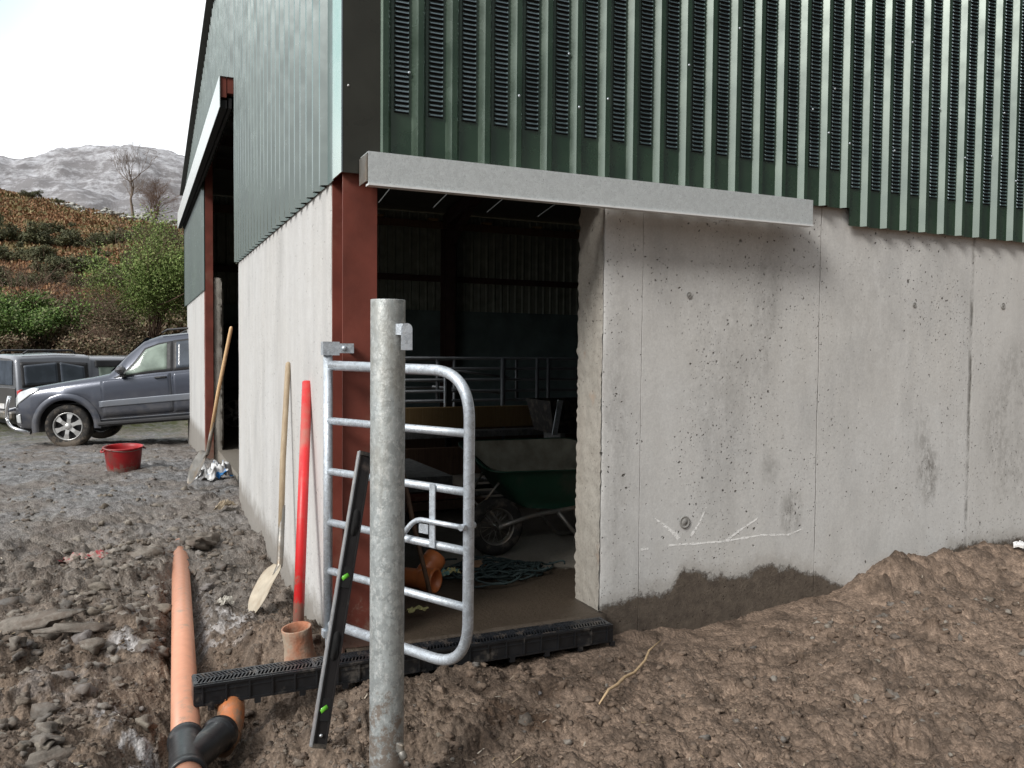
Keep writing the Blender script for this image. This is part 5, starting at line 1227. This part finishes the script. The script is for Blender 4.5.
# wheel arch flares
def flare(veh,xc,zc,r,side=-1,mat='paint1'):
    P=[];n=18
    for i in range(n+1):
        a=math.radians(-8)+math.radians(196)*i/n; x=xc+math.cos(a)*r; z=zc+math.sin(a)*r
        x2=xc+math.cos(a)*(r+.11); z2=zc+math.sin(a)*(r+.11)
        P += [(x,side*.955,z),(x,side*.90,z),(x2,side*.94,z2),(xc+math.cos(a)*(r+.05),side*.968,zc+math.sin(a)*(r+.05))]
    F=[]
    for i in range(n):
        for (p,q) in ((1,0),(0,3),(3,2)): F.append((i*4+p,i*4+q,(i+1)*4+q,(i+1)*4+p))
    MB().add(P,F,True).build('wheel_arch',M[mat],veh.o)
for side in (-1,1): flare(V1,.90,.37,.45,side); flare(V1,3.69,.37,.45,side)
MB().box((1.40,-.97,.33),(3.20,-.80,.40),None,.02).build('side_step',M['trim'],V1.o); V1.patch('sill',M['paint1b'],[(1.40,.05,.95),(3.2,.05,.95)],.006)
MB().tube(fillet([(-.02,-.80,.95),(-.10,-.80,.70),(-.08,-.80,.42),(.30,-.88,.30)],.15,8),.030,12).tube(fillet([(-.02,.80,.95),(-.10,.80,.70),(-.08,.80,.42),(.30,.88,.30)],.15,8),.030,12).tube([(-.10,-.80,.70),(-.12,0,.72),(-.10,.80,.70)],.030,12).build('bull_bar',M['chrome'],V1.o)
MB().box((-.03,-.5,.62),(.01,.5,.84)).build('grille',M['trim'],V1.o); MB().box((-.05,-.26,.46),(-.035,.26,.57)).build('number_plate',M['white'],V1.o)
ws=MB(); ws.add([(1.60,-.66,1.235+.018),(1.60,.66,1.235+.018),(2.22,.58,1.79+.012),(2.22,-.58,1.79+.012)],[(0,1,2,3)]); ws.build('windscreen',M['glassd'],V1.o)
for side in (-1,1): MB().tube([(2.5,side*.60,1.87),(2.6,side*.60,1.92),(4.2,side*.60,1.93),(4.35,side*.60,1.86)],.018,8).build('roof_rail',M['trim'],V1.o)
# pickup with a canopy, seen from its rear corner; local x = from tail to nose
pk=[(0,.55,1.05,.86,1.72,.70),(.06,.50,1.08,.90,1.80,.72),(.9,.50,1.10,.91,1.84,.72),(1.55,.50,1.10,.91,1.82,.72),(1.60,.50,1.10,.91,1.78,.70),(1.9,.50,1.12,.91,1.78,.68),(2.8,.50,1.12,.91,1.78,.68),(3.2,.50,1.10,.90,1.60,.68),(3.65,.50,1.08,.90,1.17,.72),(4.6,.5,1.0,.88,1.06,.70),(4.9,.5,.85,.8,.95,.6),(5.0,.55,.75,.7,.85,.55)]
ylw=R(-24.4+52)
V2=Vehicle('pickup_truck','dark grey pickup with a windowed canopy parked behind the blue grey car, tail towards us','pickup',(-2.28+.90*math.sin(-ylw)*1.0,20.25+.90*math.cos(ylw),-.58),(0,R(0),ylw),pk,[(1.15,.37,.45),(4.15,.37,.45)])
V2.body(M['paint2b'])
for side in (-1,1): V2.wheel(1.15,.36,.36,.78,side); V2.wheel(4.15,.36,.36,.78,side)
V2.patch('window',M['glassd'],[(.16,4.12,4.80),(.84,4.12,4.86)],.014); V2.patch('window',M['glassd'],[(.90,4.12,4.86),(1.42,4.12,4.72)],.014)
V2.patch('window_frame',M['trim'],[(.10,4.05,4.92),(1.50,4.05,4.86)],.008)
V2.patch('window',M['glass'],[(1.75,4.12,4.85),(2.6,4.12,4.85)],.012); V2.patch('window_trim',M['trim'],[(1.68,4.75,5.0),(2.7,4.75,5.0)],.02)
V2.patch('tail_lamp',M['tail'],[(.0,2.55,3.9),(.10,2.55,3.9)],.016)
MB().box((-.02,-.80,.62),(-.004,.80,1.10),None,.004).build('tailgate',M['paint2'],V2.o); MB().box((-.018,-.66,1.16),(-.004,.66,1.68),None,.004).build('rear_window',M['glassd'],V2.o)
MB().box((-.14,-.85,.44),(-.02,.85,.60),None,.03).build('rear_bumper',M['steel'],V2.o); MB().box((-.025,-.26,.64),(-.021,.26,.75)).build('number_plate',M['white'],V2.o)
MB().tube([(.2,-.66,1.83),(.3,-.66,1.90),(1.2,-.66,1.91),(1.3,-.66,1.84)],.022,8).tube([(.2,.66,1.83),(.3,.66,1.90),(1.2,.66,1.91),(1.3,.66,1.84)],.022,8).build('roof_rail',M['trim'],V2.o)
